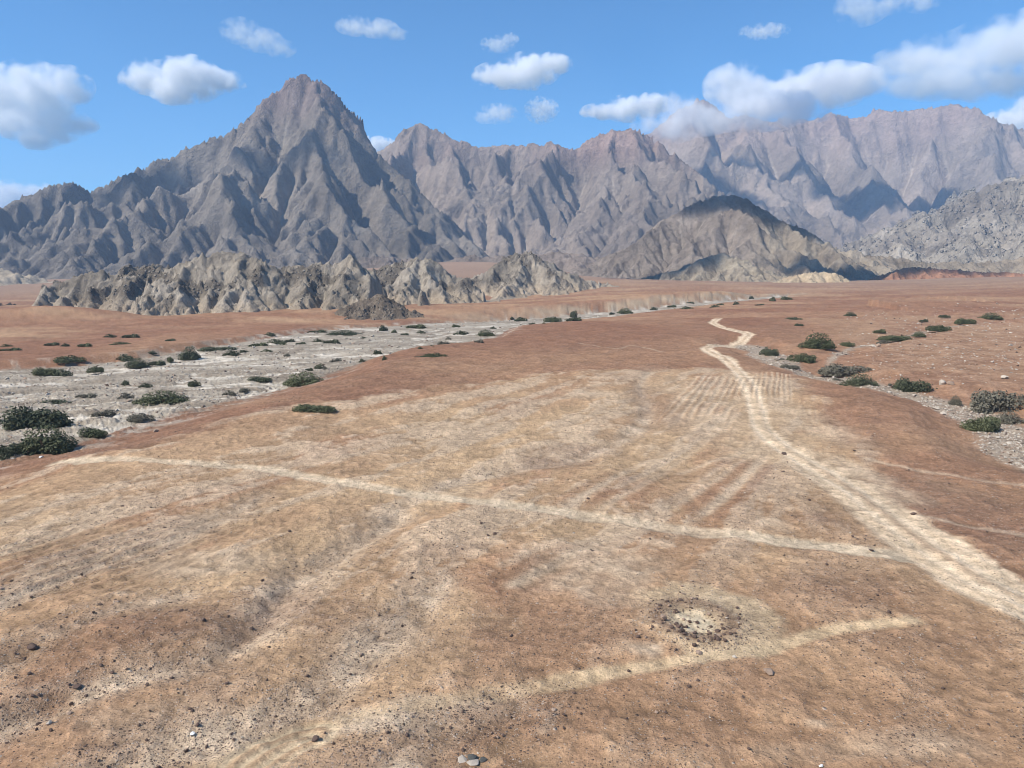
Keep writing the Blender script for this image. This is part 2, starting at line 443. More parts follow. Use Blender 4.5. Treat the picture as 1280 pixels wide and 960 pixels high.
    for (u0, v0, u1, v1, hw, per) in ((962, 505, 965, 465, 4.0, 0.95), (862, 540, 908, 470, 6.0, 1.3), (1016, 538, 1012, 506, 1.6, 0.8)):
        a, b = cast([(u0, v0), (u1, v1)]); e = (b - a); L = np.hypot(*e); e = e / L
        s = (X - a[0]) * e[0] + (Y - a[1]) * e[1]; t = (X - a[0]) * e[1] - (Y - a[1]) * e[0]
        m = smooth((s + 3 * n_sml) / 4) * smooth((L - s + 3 * n_sml) / 4) * smooth((hw - np.abs(t)) / 1.0)
        w = np.sin(t * 2 * math.pi / per + 5.0 * fbm(t / 3.5, s / 60, 3, 91) + 1.5 * n_mid); m = m * np.clip(0.75 + 1.6 * n_mid, 0, 1)
        z = z + 0.07 * m * w; c = mixc(c, pale, m * smooth((0.25 - w) / 0.7) * 0.85); c = mixc(c, red, m * smooth(0.8 * w - 0.2) * 0.45)
    # pale and dark patches
    for lst, tgt in ((DARKP, gravel), (PALE, pale)):
        for (u, v), (pu, pv), k in lst:
            p0, p1, p2 = cast([(u, v), (u + pu, v), (u, v - pv)])
            rx = abs(p1[0] - p0[0]) + 0.1; ry = abs(p2[1] - p0[1]) + 0.1
            m = (np.abs(X - p0[0]) < 2.2 * rx) & (np.abs(Y - p0[1]) < 2.2 * ry)
            if not m.any(): continue
            q = np.sqrt(((X[m] - p0[0]) / rx) ** 2 + ((Y[m] - p0[1]) / ry) ** 2) + 0.7 * n_mid[m] + 0.7 * n_sml[m]
            kk = smooth((1.15 - q) / 0.8) * min(k, 1.0) * np.clip(0.85 + 0.9 * n_sml[m], 0, 1)
            if tgt is gravel: peb[m] += kk * 0.8
            else: peb[m] -= kk * 0.35
            c[m] = mixc(c[m], lin(222, 204, 172, .84) if k > 1.3 else tgt, kk * 0.95)
    d, al = pdist(X, Y, ROAD, 14)
    c = mixc(c, tan, smooth((6.5 - d + 3 * n_mid) / 6) * tmask * 0.45)
    # light thin lines
    for pl in THIN:
        d, al = pdist(X, Y, pl, 4); c = mixc(c, red2, np.exp(-((d - 1.3) / 0.6) ** 2) * np.clip(0.2 + 0.7 * n_mid, 0, 0.35)); c = mixc(c, pale, np.exp(-((d + 0.2 * n_sml) / 0.5) ** 2) * np.clip(0.65 + 0.8 * n_mid, 0, 1)); z = z - 0.05 * np.exp(-(d / 0.5) ** 2)
    d, al = pdist(X, Y, PATH, 8); d = d + 0.35 * n_sml + 0.15 * n_fin
    k = smooth((1.45 - d) / 0.8) * np.clip(0.92 + 0.5 * n_mid, 0, 1); c = mixc(c, lin(222, 202, 172, .87), k * 0.92); peb = peb * (1 - k); z = z - 0.08 * k
    d, al = pdist(X, Y, TRAIL, 6); d2 = d + 0.35 * n_sml
    k = smooth((0.95 - d2) / 0.7) * np.clip(0.85 + 0.7 * n_mid, 0, 1); c = mixc(c, lin(220, 194, 156, .86), k * 0.9); peb = peb * (1 - 0.8 * k); z = z - 0.07 * smooth((1.2 - d2) / 0.8)
    d, al = pdist(X, Y, SPUR, 6)
    k = smooth((2.0 - d - 0.4 * n_sml) / 0.8); rut = np.cos(d * 2 * math.pi / 0.9) * 0.5 + 0.5
    c = mixc(c, mixc(np.broadcast_to(lin(214, 192, 158, .86), c.shape), tan2, rut * 0.75), k * 0.95); z = z - 0.09 * k * (1 - rut); peb = peb * (1 - k)
    # the dirt road: two ruts inside a wide churned strip
    d, al = pdist(X, Y, ROAD, 14)
    nearr = np.clip(1 - (R - 45) / 60, 0, 1)
    w_strip = 2.2 + 1.2 * nearr
    k1 = smooth((w_strip + 1.0 * n_mid + 0.7 * n_sml + 0.3 * n_fin - d) / 1.1)
    c = mixc(c, lin(224, 199, 166, .87), k1 * np.clip(0.92 + 0.4 * n_mid, 0.65, 1)); peb = peb * (1 - 0.7 * k1)
    rut = np.exp(-((d - 0.95) / 0.42) ** 2); rut2 = np.exp(-((d - 2.3 - 0.5 * n_mid) / 0.4) ** 2) * nearr
    rr = np.clip(np.maximum(rut, rut2 * 0.7) * (0.9 + 0.3 * n_sml), 0, 1)
    c = mixc(c, lin(236, 216, 186, .88), rr * 0.7); z = z - 0.06 * rr - 0.05 * k1 + 0.03 * np.exp(-(d / 0.35) ** 2)
    c = mixc(c, red2, np.exp(-(d / 0.4) ** 2) * np.clip(0.05 + 0.9 * n_mid, 0, 0.35))
    # river bed gravel
    braid = ridged(X / 26 + 0.4 * n_mid, Y / 9 + 0.3 * n_mid, 3, 61)
    br2 = fbm(X / 10, Y / 5, 4, 62)
    cr = np.broadcast_to(grey, c.shape).astype(np.float32).copy()
    cr = mixc(cr, greyd, 0.35 + 1.3 * br2 + 0.6 * n_sml); cr = mixc(cr, white, smooth((braid - 0.45) / 0.25) * 0.75 + 0.3 * n_sml)
    c = mixc(c, cr, river); z = z - river * 0.35 * smooth((braid - 0.40) / 0.12) + river * (0.16 * n_sml + 0.34 * n_fin * lod(0.5))
    peb = np.where(river > 0.5, 1.0 - 0.7 * smooth((braid - 0.45) / 0.2), peb)
    cutc = np.where(near_side, 0, np.exp(-((sd - 9) / 9.0) ** 2) * smooth((560 - X - 0 * Y) / 300) * smooth((R - 400) / 110)) * (1 - river)
    c = mixc(c, lin(184, 164, 138, .82), cutc * np.clip(0.75 + 1.5 * n_mid, 0, 1)); z = z - cutc * 1.6 * smooth((ridged(X / 22 + n_mid, Y / 26 + n_mid, 4, 71) - 0.35) / 0.5)
    bank = np.exp(-((sd - 2) / 5.0) ** 2) * (1 - river)
    c = mixc(c, cr, bank * smooth((n_sml + 0.4 * br2 + 0.05) / 0.3) * 0.75); peb = np.maximum(peb, bank)
    z = z - bank * 0.5 * smooth((n_mid + n_sml) / 0.4)
    cw = mixc(np.broadcast_to(lin(190, 176, 156, .8), c.shape), greyd, 0.2 + 1.4 * n_sml)
    c = mixc(c, cw, wash * 0.9); z = z + wash * 0.25 * n_sml
    # ring: bare pale floor
    q = np.hypot(X - RC[0], (Y - RC[1]) * 0.85)
    c = mixc(c, lin(214, 190, 154, .86), smooth((5.0 - q - 2.2 * n_mid - 2.0 * n_sml) / 1.2) * 0.75 * smooth((X - RC[0] + 4) / 3))
    c = mixc(c, gravel, np.exp(-((q - 2.1 + 0.4 * n_sml) / 0.55) ** 2) * 0.6)
    c = mixc(c, lin(224, 206, 174, .87), smooth((1.5 - q + 0.5 * n_sml) / 0.5) * 0.85); z = z - 0.12 * smooth((1.7 - q) / 0.8) + 0.12 * np.exp(-((q - 2.2) / 0.6) ** 2); peb = peb + np.exp(-((q - 2.1) / 0.9) ** 2)
    # grit
    c = c * (1 + 0.30 * n_sml[..., None] * lod(2)[..., None] + 0.34 * n_fin[..., None] * lod(0.6)[..., None])
    return z, np.clip(c, 0.01, 0.9), np.clip(peb, 0, 1)

def ground_material():
    t = NT('desert_soil'); P = t.pos(); a = t.attr('Col'); col = a.outputs['Color']; peb = a.outputs['Alpha']
    g1 = t.noise(P, 1.6, 8.0, 0.68); g2 = t.noise(P, 9.0, 6.0, 0.65)
    col = t.mix(1.0, col, t.mix(g1, (0.40, 0.38, 0.36, 1), (1.56, 1.55, 1.54, 1)), 'MULTIPLY')
    col = t.mix(1.0, col, t.mix(g2, (0.36, 0.34, 0.33, 1), (1.62, 1.61, 1.60, 1)), 'MULTIPLY')
    hs = None
    for sc, thr in ((13.0, 0.36), (6.0, 0.32), (2.6, 0.22)):
        v = t.voro(P, sc); r = t.new('ShaderNodeSeparateColor'); t.l.new(v.outputs['Color'], r.inputs[0])
        keep = t.math('LESS_THAN', r.outputs[0], t.math('MULTIPLY', peb, 0.85 if sc > 5 else 0.22))
        rad = t.math('MULTIPLY', t.math('ADD', r.outputs[1], 0.5), thr)
        h = t.math('MULTIPLY', t.ramp(v.outputs['Distance'], 0.0, rad, 1.0, 0.0), keep)
        mk = t.math('MULTIPLY', t.ramp(v.outputs['Distance'], t.math('MULTIPLY', rad, 0.75), rad, 1.0, 0.0), keep)
        pc = t.mix(t.ramp(r.outputs[2], 0.45, 0.9), (0.145, 0.098, 0.072, 1), (0.46, 0.37, 0.29, 1))
        col = t.mix(t.math('MULTIPLY', mk, 0.85), col, pc)
        h = t.math('MULTIPLY', h, 0.06 if sc > 9 else 0.11 if sc > 5 else 0.25)
        hs = h if hs is None else t.math('ADD', hs, h)
    hs = t.math('ADD', hs, t.math('MULTIPLY', g1, 0.4)); hs = t.math('ADD', hs, t.math('MULTIPLY', g2, 0.1))
    t.bsdf(col, 0.95, t.bump(hs, 0.7, 1.0), 0.08)
    return t.m

def build_ground():
    tn = np.concatenate([np.linspace(-0.84, 0.84, 1290)])
    az = np.arctan(tn)
    az = np.concatenate([az, np.linspace(az[-1], az[0] + 2 * math.pi, 90)[1:-1]])
    vs = np.concatenate([np.arange(1150, 470, -1.15), np.arange(470, 352, -0.5), np.array([351, 350, 349.2, 348.6, 348, 347.6, 347.2])])
    rr = FP * CH / (vs - 345)
    rr = np.concatenate([[0.5, 3, 7, 11, 15, 19, 22], rr, [9100]])
    AZ, RR = np.meshgrid(az, rr)
    X = RR * np.sin(AZ); Y = RR * np.cos(AZ)
    z, c, p = dressed(X, Y)
    v = np.stack([X, Y, z], -1).reshape(-1, 3)
    cc = np.concatenate([c, p[..., None]], -1).reshape(-1, 4)
    q = grid_quads(len(rr), len(az), True)[:, ::-1]
    me = mesh_np('ground', v, quads=q, mat=ground_material(), col=cc)
    link('ground', me, 'wide red and tan desert plain of bare stony soil crossed by pale tracks', 'ground', kind='structure')
    return X, Y, z
GX, GY, GZ = build_ground()
print('ground', time.time() - T0)

# ------------------------------------------------------------------ mountains: uplift along drawn crests, carved by running water
def rock_material(name, scale, bump_d, tint=(1, 1, 1), boulders=0.0):
    t = NT(name); P = t.pos(); a = t.attr('Col'); col = a.outputs['Color']
    n1 = t.noise(P, 1.0 / (scale * 14), 8.0, 0.68); n2 = t.noise(P, 1.0 / (scale * 2.2), 8.0, 0.72)
    col = t.mix(1.0, col, t.mix(n1, (0.42, 0.41, 0.41, 1), (1.62, 1.60, 1.57, 1)), 'MULTIPLY')
    col = t.mix(1.0, col, t.mix(n2, (0.45, 0.44, 0.43, 1), (1.58, 1.56, 1.54, 1)), 'MULTIPLY')
    h = t.math('ADD', t.math('MULTIPLY', n1, scale * 4.0), t.math('MULTIPLY', n2, scale * 2.2))
    if boulders:
        v = t.voro(P, 1.0 / boulders); r = t.new('ShaderNodeSeparateColor'); t.l.new(v.outputs['Color'], r.inputs[0])
        k = t.math('MULTIPLY', t.ramp(v.outputs['Distance'], 0.15, 0.5, 1.0, 0.0), t.math('MULTIPLY', a.outputs['Alpha'], t.ramp(r.outputs[0], 0.2, 0.7)))
        h = t.math('ADD', h, t.math('MULTIPLY', k, boulders * 0.8))
        col = t.mix(t.math('MULTIPLY', k, 0.5), col, t.mix(r.outputs[1], (0.12, 0.11, 0.10, 1), (0.52, 0.49, 0.45, 1)))
    t.bsdf(col, 0.95, t.bump(h, 1.0, bump_d), 0.05)
    return t.m

def mountain(x0, x1, y0, y1, dx, crests, slope, Lc=40.0, tal=0.8, rough=1.0, seed=0, zb=0.0, prof=None, n0=40, rnd=0.0, cl=4.0, inc=1.0):
    """height field (fine cell dx) of a range; crests are lists of (x,y,z)"""
    d4 = dx * 4
    xs = np.arange(x0, x1 + d4, d4); ys = np.arange(y0, y1 + d4, d4); X, Y = np.meshgrid(xs, ys)
    h = np.full(X.shape, -1e9)
    for c in crests:
        sl = slope
        if isinstance(c, tuple): c, sl = c
        h = np.maximum(h, seg_env(X, Y, c, sl, rnd))
    L = (y1 - y0)
    h = np.maximum(h - zb, 0)
    h = np.maximum(h + fbm(X / L * 14, Y / L * 14, 4, seed + 3) * 0.06 * h.max() * smooth(h / (0.1 * h.max())), 0)
    h0 = h.copy(); hm = h0.max()
    h = h * 0.7 + (fbm(X / d4 / 5, Y / d4 / 5, 3, seed + 9) + 1) * 0.01 * hm * rough
    K = hm / (tal * (Lc * Lc) ** 0.35)
    def lvl(h, h0, d, n, sp, k, dt, diff):
        ny, nx = h.shape; xx, yy = np.meshgrid(np.arange(nx), np.arange(ny))
        h = h + fbm(xx / 5., yy / 5., 3, seed + k) * 0.016 * hm * rough * smooth(h / (0.1 * hm)) * sp
        u = h0 * (1 + 0.55 * fbm(xx / 8., yy / 8., 3, seed + k + 5))
        tj = (1 + 0.45 * fbm(xx / 9., yy / 9., 3, seed + k + 7)).ravel()
        return erode(h, d, n, K, dt, U=u, talus=tal, tj=tj, diff=diff)
    h, A = lvl(h, h0, d4, n0, 0.5, 11, 1 / 40., 0)
    h = up2(h); h0 = up2(h0); h, A = lvl(h, h0, dx * 2, 20, 1.0, 23, 1 / 40., 0)
    h = up2(h); h0 = up2(h0); K *= inc; h, A = lvl(h, h0, dx, 8, 0.6 if inc == 1 else 0.9, 37, 1 / 60., 0.03 if inc == 1 else 0.02)
    ny, nx = h.shape; xs = x0 + dx * np.arange(nx); ys = y0 + dx * np.arange(ny)
    h = h + zb
    if prof is not None:     # bring the skyline to the surveyed heights (crest height as a function of x)
        px, pz, pk = prof    # x, z at reference distance, reference distance
        for it in range(3):
            el = (h - CH) / ys[:, None]; m = el.max(0)
            want = np.interp(xs, px, (pz - CH) / pk)
            s = np.clip((want + 0.03) / (m + 0.03), 0.4, cl)
            w = max(3, int(0.007 * nx)); k = np.hanning(2 * w + 1); k /= k.sum()
            s = np.convolve(np.pad(s, w, mode='edge'), k, 'valid')
            h = zb + (h - zb) * s[None, :]
    X, Y = np.meshgrid(xs, ys); q = 15 * dx
    wx = X + fbm(X / q, Y / q, 3, seed + 71) * q * 0.8; wy = Y + fbm(X / q, Y / q, 3, seed + 73) * q * 0.8
    rg = (ridged(wx / q, wy / q, 5, seed + 61, 0.62) - 0.42) * 4.2 + fbm(wx / (2.2 * dx), wy / (2.2 * dx), 2, seed + 67) * 1.2
    h = h + rg * dx * rough * smooth((h - zb) / (0.12 * (h.max() - zb)))
    e = np.minimum(np.minimum(X - xs[0], xs[-1] - X), np.minimum(Y - ys[0], ys[-1] - Y)) / (0.06 * (xs[-1] - xs[0]))
    h = h - (1 - smooth(e)) * 0.12 * (h.max() - zb)            # the rim dives under the plain
    return xs, ys, h, A

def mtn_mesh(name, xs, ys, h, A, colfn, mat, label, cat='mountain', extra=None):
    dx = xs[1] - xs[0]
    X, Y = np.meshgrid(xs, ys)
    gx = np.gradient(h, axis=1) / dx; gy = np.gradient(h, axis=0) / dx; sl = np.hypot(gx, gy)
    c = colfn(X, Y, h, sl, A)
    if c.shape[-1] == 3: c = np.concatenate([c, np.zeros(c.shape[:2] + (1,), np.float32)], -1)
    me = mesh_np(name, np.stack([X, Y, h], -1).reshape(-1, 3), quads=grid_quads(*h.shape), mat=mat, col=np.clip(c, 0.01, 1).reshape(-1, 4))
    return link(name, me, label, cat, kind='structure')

def profile(pts, Y):
    P = np.array([at(u, v, Y) for u, v in pts]); return P[:, 0], P[:, 2], Y

def mixc(c, d, k): return c + (np.asarray(d) - c) * np.clip(k, 0, 1)[..., None]

def mcol(base, dark, light, seed, L, zt=None, top=None):
    def f(X, Y, h, sl, A):
        n = fbm(X / L, Y / L + h / L, 4, seed); n2 = fbm(X / L * 4, Y / L * 4 + h / L * 3, 3, seed + 3)
        c = np.broadcast_to(np.asarray(base), X.shape + (3,)).astype(np.float32).copy()
        c = mixc(c, dark, 0.3 + 1.2 * n + 0.6 * n2)
        c = c * (1 + 0.35 * fbm(X / L * 1.7, Y / L * 1.7 + h / L * 1.5, 5, seed + 9, 0.6))[..., None]
        c = mixc(c, light, smooth((np.log(A + 1) - np.log((xs_dx(X)) ** 2 * 12)) / 4) * 0.8 + smooth((0.42 - sl) / 0.25) * 0.5)
        if top is not None: c = mixc(c, top, smooth((h - zt[0]) / (zt[1] - zt[0])) * (0.75 + n))
        return c
    return f
def xs_dx(X): return X[0, 1] - X[0, 0]

def build_mountains():
    A_ = at
    M = .78
    # pyramid peak
    Y0 = 2600
    pr = profile([(-200, 262), (-60, 285), (0, 279), (30, 263), (70, 244), (100, 231), (117, 227), (135, 237), (150, 226), (190, 206), (240, 185), (285, 165), (310, 144), (330, 119), (347, 102), (367, 95), (388, 100), (412, 115), (432, 140), (452, 168), (466, 186), (480, 200), (520, 232), (560, 270), (600, 310), (660, 345)], Y0)
    main = [A_(-260, 290, 2500), A_(30, 262, 2500), A_(112, 226, 2480), A_(135, 240, 2500), A_(190, 205, 2560), A_(285, 163, 2600), A_(330, 116, 2620), A_(370, 90, 2640), A_(410, 112, 2650), A_(450, 162, 2680), A_(480, 200, 2720), A_(560, 262, 2750), A_(640, 330, 2800)]
    sp = [([A_(370, 92, 2640), A_(395, 165, 2450), A_(440, 230, 2200), A_(470, 300, 1900), A_(480, 330, 1750)], 0.8), ([A_(330, 118, 2620), A_(300, 190, 2350), A_(260, 260, 2080), A_(250, 318, 1800)], 0.8),
          ([A_(455, 165, 2690), A_(500, 230, 2400), A_(535, 285, 2080), A_(550, 325, 1800)], 0.85), ([A_(112, 226, 2480), A_(110, 272, 2230), A_(95, 325, 1900)], 0.8),
          ([A_(230, 200, 2560), A_(200, 262, 2250), A_(180, 322, 1880)], 0.85), ([A_(370, 92, 2640), A_(350, 200, 2300), A_(360, 290, 1900), A_(370, 330, 1720)], 0.85),
          ([A_(-60, 270, 2450), A_(5, 285, 2150), A_(40, 318, 1850), A_(70, 342, 1650)], 0.75)]
    xs, ys, h, A = mountain(-2300, 420, 1560, 3500, 6.0, [main] + sp, 0.66, Lc=105, tal=0.9, inc=1.6, seed=0, zb=-6, prof=pr)
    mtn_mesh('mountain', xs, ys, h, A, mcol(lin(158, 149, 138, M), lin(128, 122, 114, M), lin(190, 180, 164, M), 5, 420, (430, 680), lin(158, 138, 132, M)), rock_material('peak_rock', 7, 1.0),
             'tall grey pyramid peak with a rounded summit and steep gullied flanks')
    # middle range behind the saddle
    pr = profile([(300, 330), (380, 270), (440, 205), (470, 187), (485, 180), (500, 163), (520, 154), (545, 160), (560, 172), (590, 182), (620, 183), (655, 180), (690, 178), (718, 184), (740, 168), (758, 162), (780, 160), (800, 166), (820, 178), (860, 215), (900, 250), (980, 300), (1060, 335)], 3400)
    main = [A_(400, 260, 3400), A_(470, 186, 3400), A_(520, 150, 3420), A_(560, 170, 3420), A_(620, 182, 3350), A_(690, 176, 3300), A_(718, 184, 3300), A_(775, 156, 3350), A_(820, 178, 3350), A_(900, 250, 3300)]
    sp = [([A_(520, 152, 3400), A_(545, 215, 3050), A_(575, 270, 2700), A_(600, 318, 2350)], 0.8), ([A_(690, 178, 3300), A_(675, 230, 2950), A_(690, 285, 2500), A_(690, 320, 2100)], 0.8),
          ([A_(620, 183, 3350), A_(625, 240, 2950), A_(640, 300, 2450), A_(640, 322, 2150)], 0.8), ([A_(775, 158, 3350), A_(740, 215, 2900), A_(730, 270, 2450), A_(740, 310, 2150)], 0.85),
          ([A_(775, 158, 3350), A_(830, 222, 2800), A_(800, 240, 2500), A_(790, 290, 2200)], 0.7), ([A_(830, 222, 2800), A_(900, 236, 2550), A_(960, 290, 2300)], 0.7)]
    xs, ys, h, A = mountain(-900, 1500, 1950, 4100, 6.5, [main] + sp, 0.66, Lc=95, tal=0.9, inc=1.6, seed=50, zb=15, prof=pr)
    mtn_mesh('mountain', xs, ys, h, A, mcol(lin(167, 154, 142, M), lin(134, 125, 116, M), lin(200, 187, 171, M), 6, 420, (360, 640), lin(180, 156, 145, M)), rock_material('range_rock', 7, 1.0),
             'jagged pinkish grey range of several summits right of the pyramid peak')
    # right massif under the cap cloud
    pr = profile([(680, 330), (740, 270), (790, 200), (815, 172), (838, 154), (862, 132), (880, 124), (902, 131), (928, 146), (952, 140), (985, 152), (1012, 146), (1040, 152), (1066, 141), (1100, 147), (1135, 136), (1165, 138), (1190, 130), (1215, 138), (1240, 154), (1280, 168), (1340, 185), (1420, 210), (1600, 260)], 5000)
    main = [A_(700, 300, 4900), A_(815, 168, 4950), A_(900, 126, 5000), A_(1010, 140, 5050), A_(1100, 134, 5050), A_(1190, 129, 5000), A_(1240, 150, 5000), A_(1400, 205, 4950), A_(1600, 270, 4900)]
    sp = [([A_(900, 128, 5000), A_(880, 180, 4500), A_(930, 240, 3900), A_(980, 290, 3400)], 0.62), ([A_(1010, 140, 5050), A_(1030, 195, 4500), A_(1040, 240, 3950), A_(1040, 290, 3300)], 0.62),
          ([A_(1190, 130, 5000), A_(1180, 185, 4500), A_(1160, 235, 3900)], 0.62), ([A_(1100, 134, 5050), A_(1105, 190, 4450), A_(1110, 240, 3900)], 0.62), ([A_(1240, 150, 5000), A_(1280, 200, 4400), A_(1330, 240, 3900)], 0.62)]
    xs, ys, h, A = mountain(300, 5000, 3000, 6000, 11, [main] + sp, 0.6, Lc=170, tal=0.9, inc=1.6, seed=90, rough=0.8, zb=20, prof=pr)
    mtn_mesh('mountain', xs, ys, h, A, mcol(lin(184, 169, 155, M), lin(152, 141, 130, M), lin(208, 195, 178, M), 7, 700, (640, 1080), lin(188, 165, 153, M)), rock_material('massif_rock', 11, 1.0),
             'broad hazy pinkish massif with its summit in cloud at the right')
    # grey boulder slopes, right foreground of the massif
    pr = profile([(980, 335), (1040, 306), (1080, 296), (1130, 272), (1170, 262), (1210, 240), (1250, 226), (1290, 214), (1400, 180), (1500, 175), (1600, 200)], 2350)
    main = [A_(1000, 330, 2250), A_(1080, 296, 2300), A_(1170, 260, 2350), A_(1250, 226, 2400), A_(1400, 180, 2500), A_(1560, 185, 2500)]
    sp = [([A_(1250, 228, 2400), A_(1240, 275, 2050), A_(1200, 318, 1700)], 0.45), ([A_(1400, 182, 2500), A_(1340, 250, 2000), A_(1270, 322, 1500)], 0.45), ([A_(1130, 272, 2320), A_(1120, 300, 2050), A_(1130, 325, 1800)], 0.45)]
    xs, ys, h, A = mountain(760, 2500, 1300, 3000, 5.0, [main] + sp, 0.42, Lc=60, tal=0.6, seed=130, zb=8, prof=pr)
    XX, YY = np.meshgrid(xs, ys); h = h + smooth((h - 25) / 40) * (ridged(XX / 34, YY / 34, 4, 77) - 0.4) * 12
    def bcol(X, Y, h, sl, A):
        c = mcol(lin(196, 187, 172, M), lin(164, 155, 144, M), lin(212, 203, 188, M), 8, 260)(X, Y, h, sl, A)
        return np.concatenate([c, smooth((h - 20) / 50)[..., None]], -1)
    mtn_mesh('mountain', xs, ys, h, A, bcol, rock_material('boulder_rock', 5, 1.0, boulders=11), 'low pale grey boulder strewn mountain flank at the right edge')
    # brown hill under the cloud shadow
    pr = profile([(680, 345), (735, 334), (770, 312), (800, 292), (830, 272), (850, 262), (875, 252), (897, 244), (915, 243), (940, 250), (965, 262), (985, 276), (1010, 285), (1035, 302), (1055, 311), (1085, 316), (1120, 322), (1160, 338)], 1400)
    main = [A_(700, 344, 1380), A_(770, 312, 1380), A_(850, 260, 1400), A_(905, 240, 1420), A_(945, 252, 1430), A_(1010, 285, 1430), A_(1050, 311, 1440), A_(1130, 325, 1450)]
    sp = [([A_(850, 262, 1400), A_(830, 300, 1300), A_(800, 338, 1150)], 0.62), ([A_(905, 244, 1420), A_(905, 290, 1300), A_(890, 342, 1120)], 0.6), ([A_(985, 276, 1430), A_(960, 312, 1250), A_(930, 342, 1060)], 0.55), ([A_(1040, 308, 1440), A_(1020, 330, 1280), A_(990, 346, 1120)], 0.5)]
    xs, ys, h, A = mountain(20, 900, 1030, 1750, 2.4, [main] + sp, 0.52, Lc=40, tal=0.75, seed=170, zb=2, prof=pr)
    def hcol(X, Y, h, sl, A):
        c = mcol(lin(166, 154, 142, M), lin(142, 131, 121, M), lin(194, 183, 168, M), 9, 130)(X, Y, h, sl, A)
        k = smooth((X / Y - 0.285 + 0.05 * fbm(X / 90, Y / 90, 3, 4)) / 0.05)
        return mixc(c, mcol(lin(178, 166, 148, M), lin(140, 128, 114, M), lin(198, 186, 164, M), 10, 90)(X, Y, h, sl, A), k)
    mtn_mesh('hill', xs, ys, h, A, hcol, rock_material('hill_rock', 2.6, 1.0), 'brown rounded hill with a shadowed crest in front of the massif', 'hill')
    # low aprons and hummocks that tie the range to the plain
    AP = [('low grey hummocks along the foot of the middle range', [(380, 340), (430, 326), (480, 320), (540, 327), (600, 319), (650, 323), (700, 315), (750, 322), (790, 330), (830, 342)], 1650, 320, 0.30, 40, lin(158, 144, 132, M), lin(132, 122, 114, M), lin(184, 170, 152, M), 2.6),
          ('pale spur running down from the brown hill to the plain', [(800, 347), (845, 337), (880, 322), (905, 315), (930, 324), (960, 338), (1000, 349)], 1130, 130, 0.40, 18, lin(180, 168, 148, M), lin(152, 140, 124, M), lin(200, 188, 164, M), 1.5),
          ('low pale stony rises between the brown hill and the boulder flank', [(930, 346), (975, 335), (1030, 326), (1080, 320), (1130, 324), (1180, 329), (1240, 326), (1320, 318), (1420, 325)], 1420, 240, 0.30, 30, lin(180, 166, 146, M), lin(150, 138, 122, M), lin(200, 186, 162, M), 2.2)]
    for k, (label, pf, Yr, hw, sl, Lc_, c0, c1, c2, dx) in enumerate(AP):
        P = [A_(u, v, Yr) for u, v in pf]
        sp = [[P[i], (P[i][0] + (-1) ** i * 0.15 * hw, P[i][1] - 0.55 * hw, max(P[i][2] * 0.45, 8))] for i in range(1, len(P) - 1)]
        xs, ys, h, A = mountain(P[0][0] - 0.7 * hw, P[-1][0] + 0.7 * hw, Yr - hw, Yr + hw, dx, [P] + sp, sl, Lc=Lc_, tal=0.6, seed=600 + 20 * k, zb=-2, prof=profile(pf, Yr), cl=2.0)
        mtn_mesh('hill', xs, ys, h, A, mcol(c0, c1, c2, 40 + k, 0.4 * hw), rock_material('apron_rock', dx, 1.0, boulders=dx * 2.5), label, 'hill')
    # foothills
    F = [
        ('low ribbed brown foothill at the left edge behind the rocky spur', -420, -150, 500, 720, 1.1, [[A_(10, 392, 560), A_(60, 362, 570), A_(100, 352, 580), A_(150, 337, 590), (A_(205, 337, 600)), A_(240, 345, 600), A_(300, 380, 600)], [A_(150, 337, 590), A_(160, 370, 545), A_(150, 395, 520)], [A_(95, 352, 580), A_(70, 385, 540)]],
         [(0, 396), (30, 378), (60, 362), (90, 354), (120, 346), (150, 338), (170, 334), (205, 337), (222, 345), (245, 350), (300, 390)], 575, 200),
        ('rugged rocky spur with dark outcrops and pale scree at the foot of the pyramid peak', -290, -40, 420, 640, 0.95, [[A_(150, 396, 480), A_(200, 365, 490), A_(245, 326, 500), A_(300, 321, 505), A_(330, 327, 510), A_(365, 335, 515), A_(400, 330, 520), A_(432, 324, 525), A_(460, 352, 530), A_(500, 385, 530)], [A_(245, 326, 500), A_(235, 360, 470), A_(200, 398, 445)], [A_(300, 321, 505), A_(310, 365, 470), A_(320, 400, 440)], [A_(432, 324, 525), A_(420, 365, 485), A_(400, 398, 450)], [A_(365, 335, 515), A_(370, 375, 475)]],
         [(130, 400), (160, 388), (200, 364), (220, 345), (240, 328), (262, 322), (300, 320), (322, 325), (345, 334), (370, 334), (400, 330), (434, 323), (450, 338), (470, 362), (500, 385), (530, 396)], 510, 240),
        ('pale conical foothill with brown ribs in the middle of the ridge', -160, 20, 520, 800, 1.0, [[A_(440, 365, 640), A_(475, 335, 650), A_(500, 327, 650), A_(520, 319, 650), A_(540, 328, 650), A_(570, 345, 650), A_(610, 372, 650)], [A_(520, 319, 650), A_(510, 350, 610), A_(490, 385, 560)], [A_(520, 319, 650), A_(550, 358, 610), A_(560, 380, 570)]],
         [(430, 372), (455, 345), (475, 334), (500, 328), (520, 319), (535, 324), (560, 338), (585, 350), (620, 378)], 650, 280),
        ('small grey foothill at the end of the ridge beside the red fan', -90, 140, 640, 960, 1.1, [[A_(570, 365, 790), A_(600, 340, 800), A_(630, 325, 800), A_(655, 312, 810), A_(668, 320, 810), (A_(690, 328, 815)), A_(720, 346, 820), A_(760, 356, 830)], [A_(655, 312, 810), A_(640, 350, 740), A_(620, 372, 690)], [A_(690, 328, 815), A_(690, 352, 750)]],
         [(560, 372), (590, 347), (610, 336), (632, 322), (655, 316), (670, 322), (690, 328), (710, 340), (730, 349), (770, 357)], 810, 320)]
    fm = rock_material('foothill_rock', 0.9, 1.0, boulders=2.6)
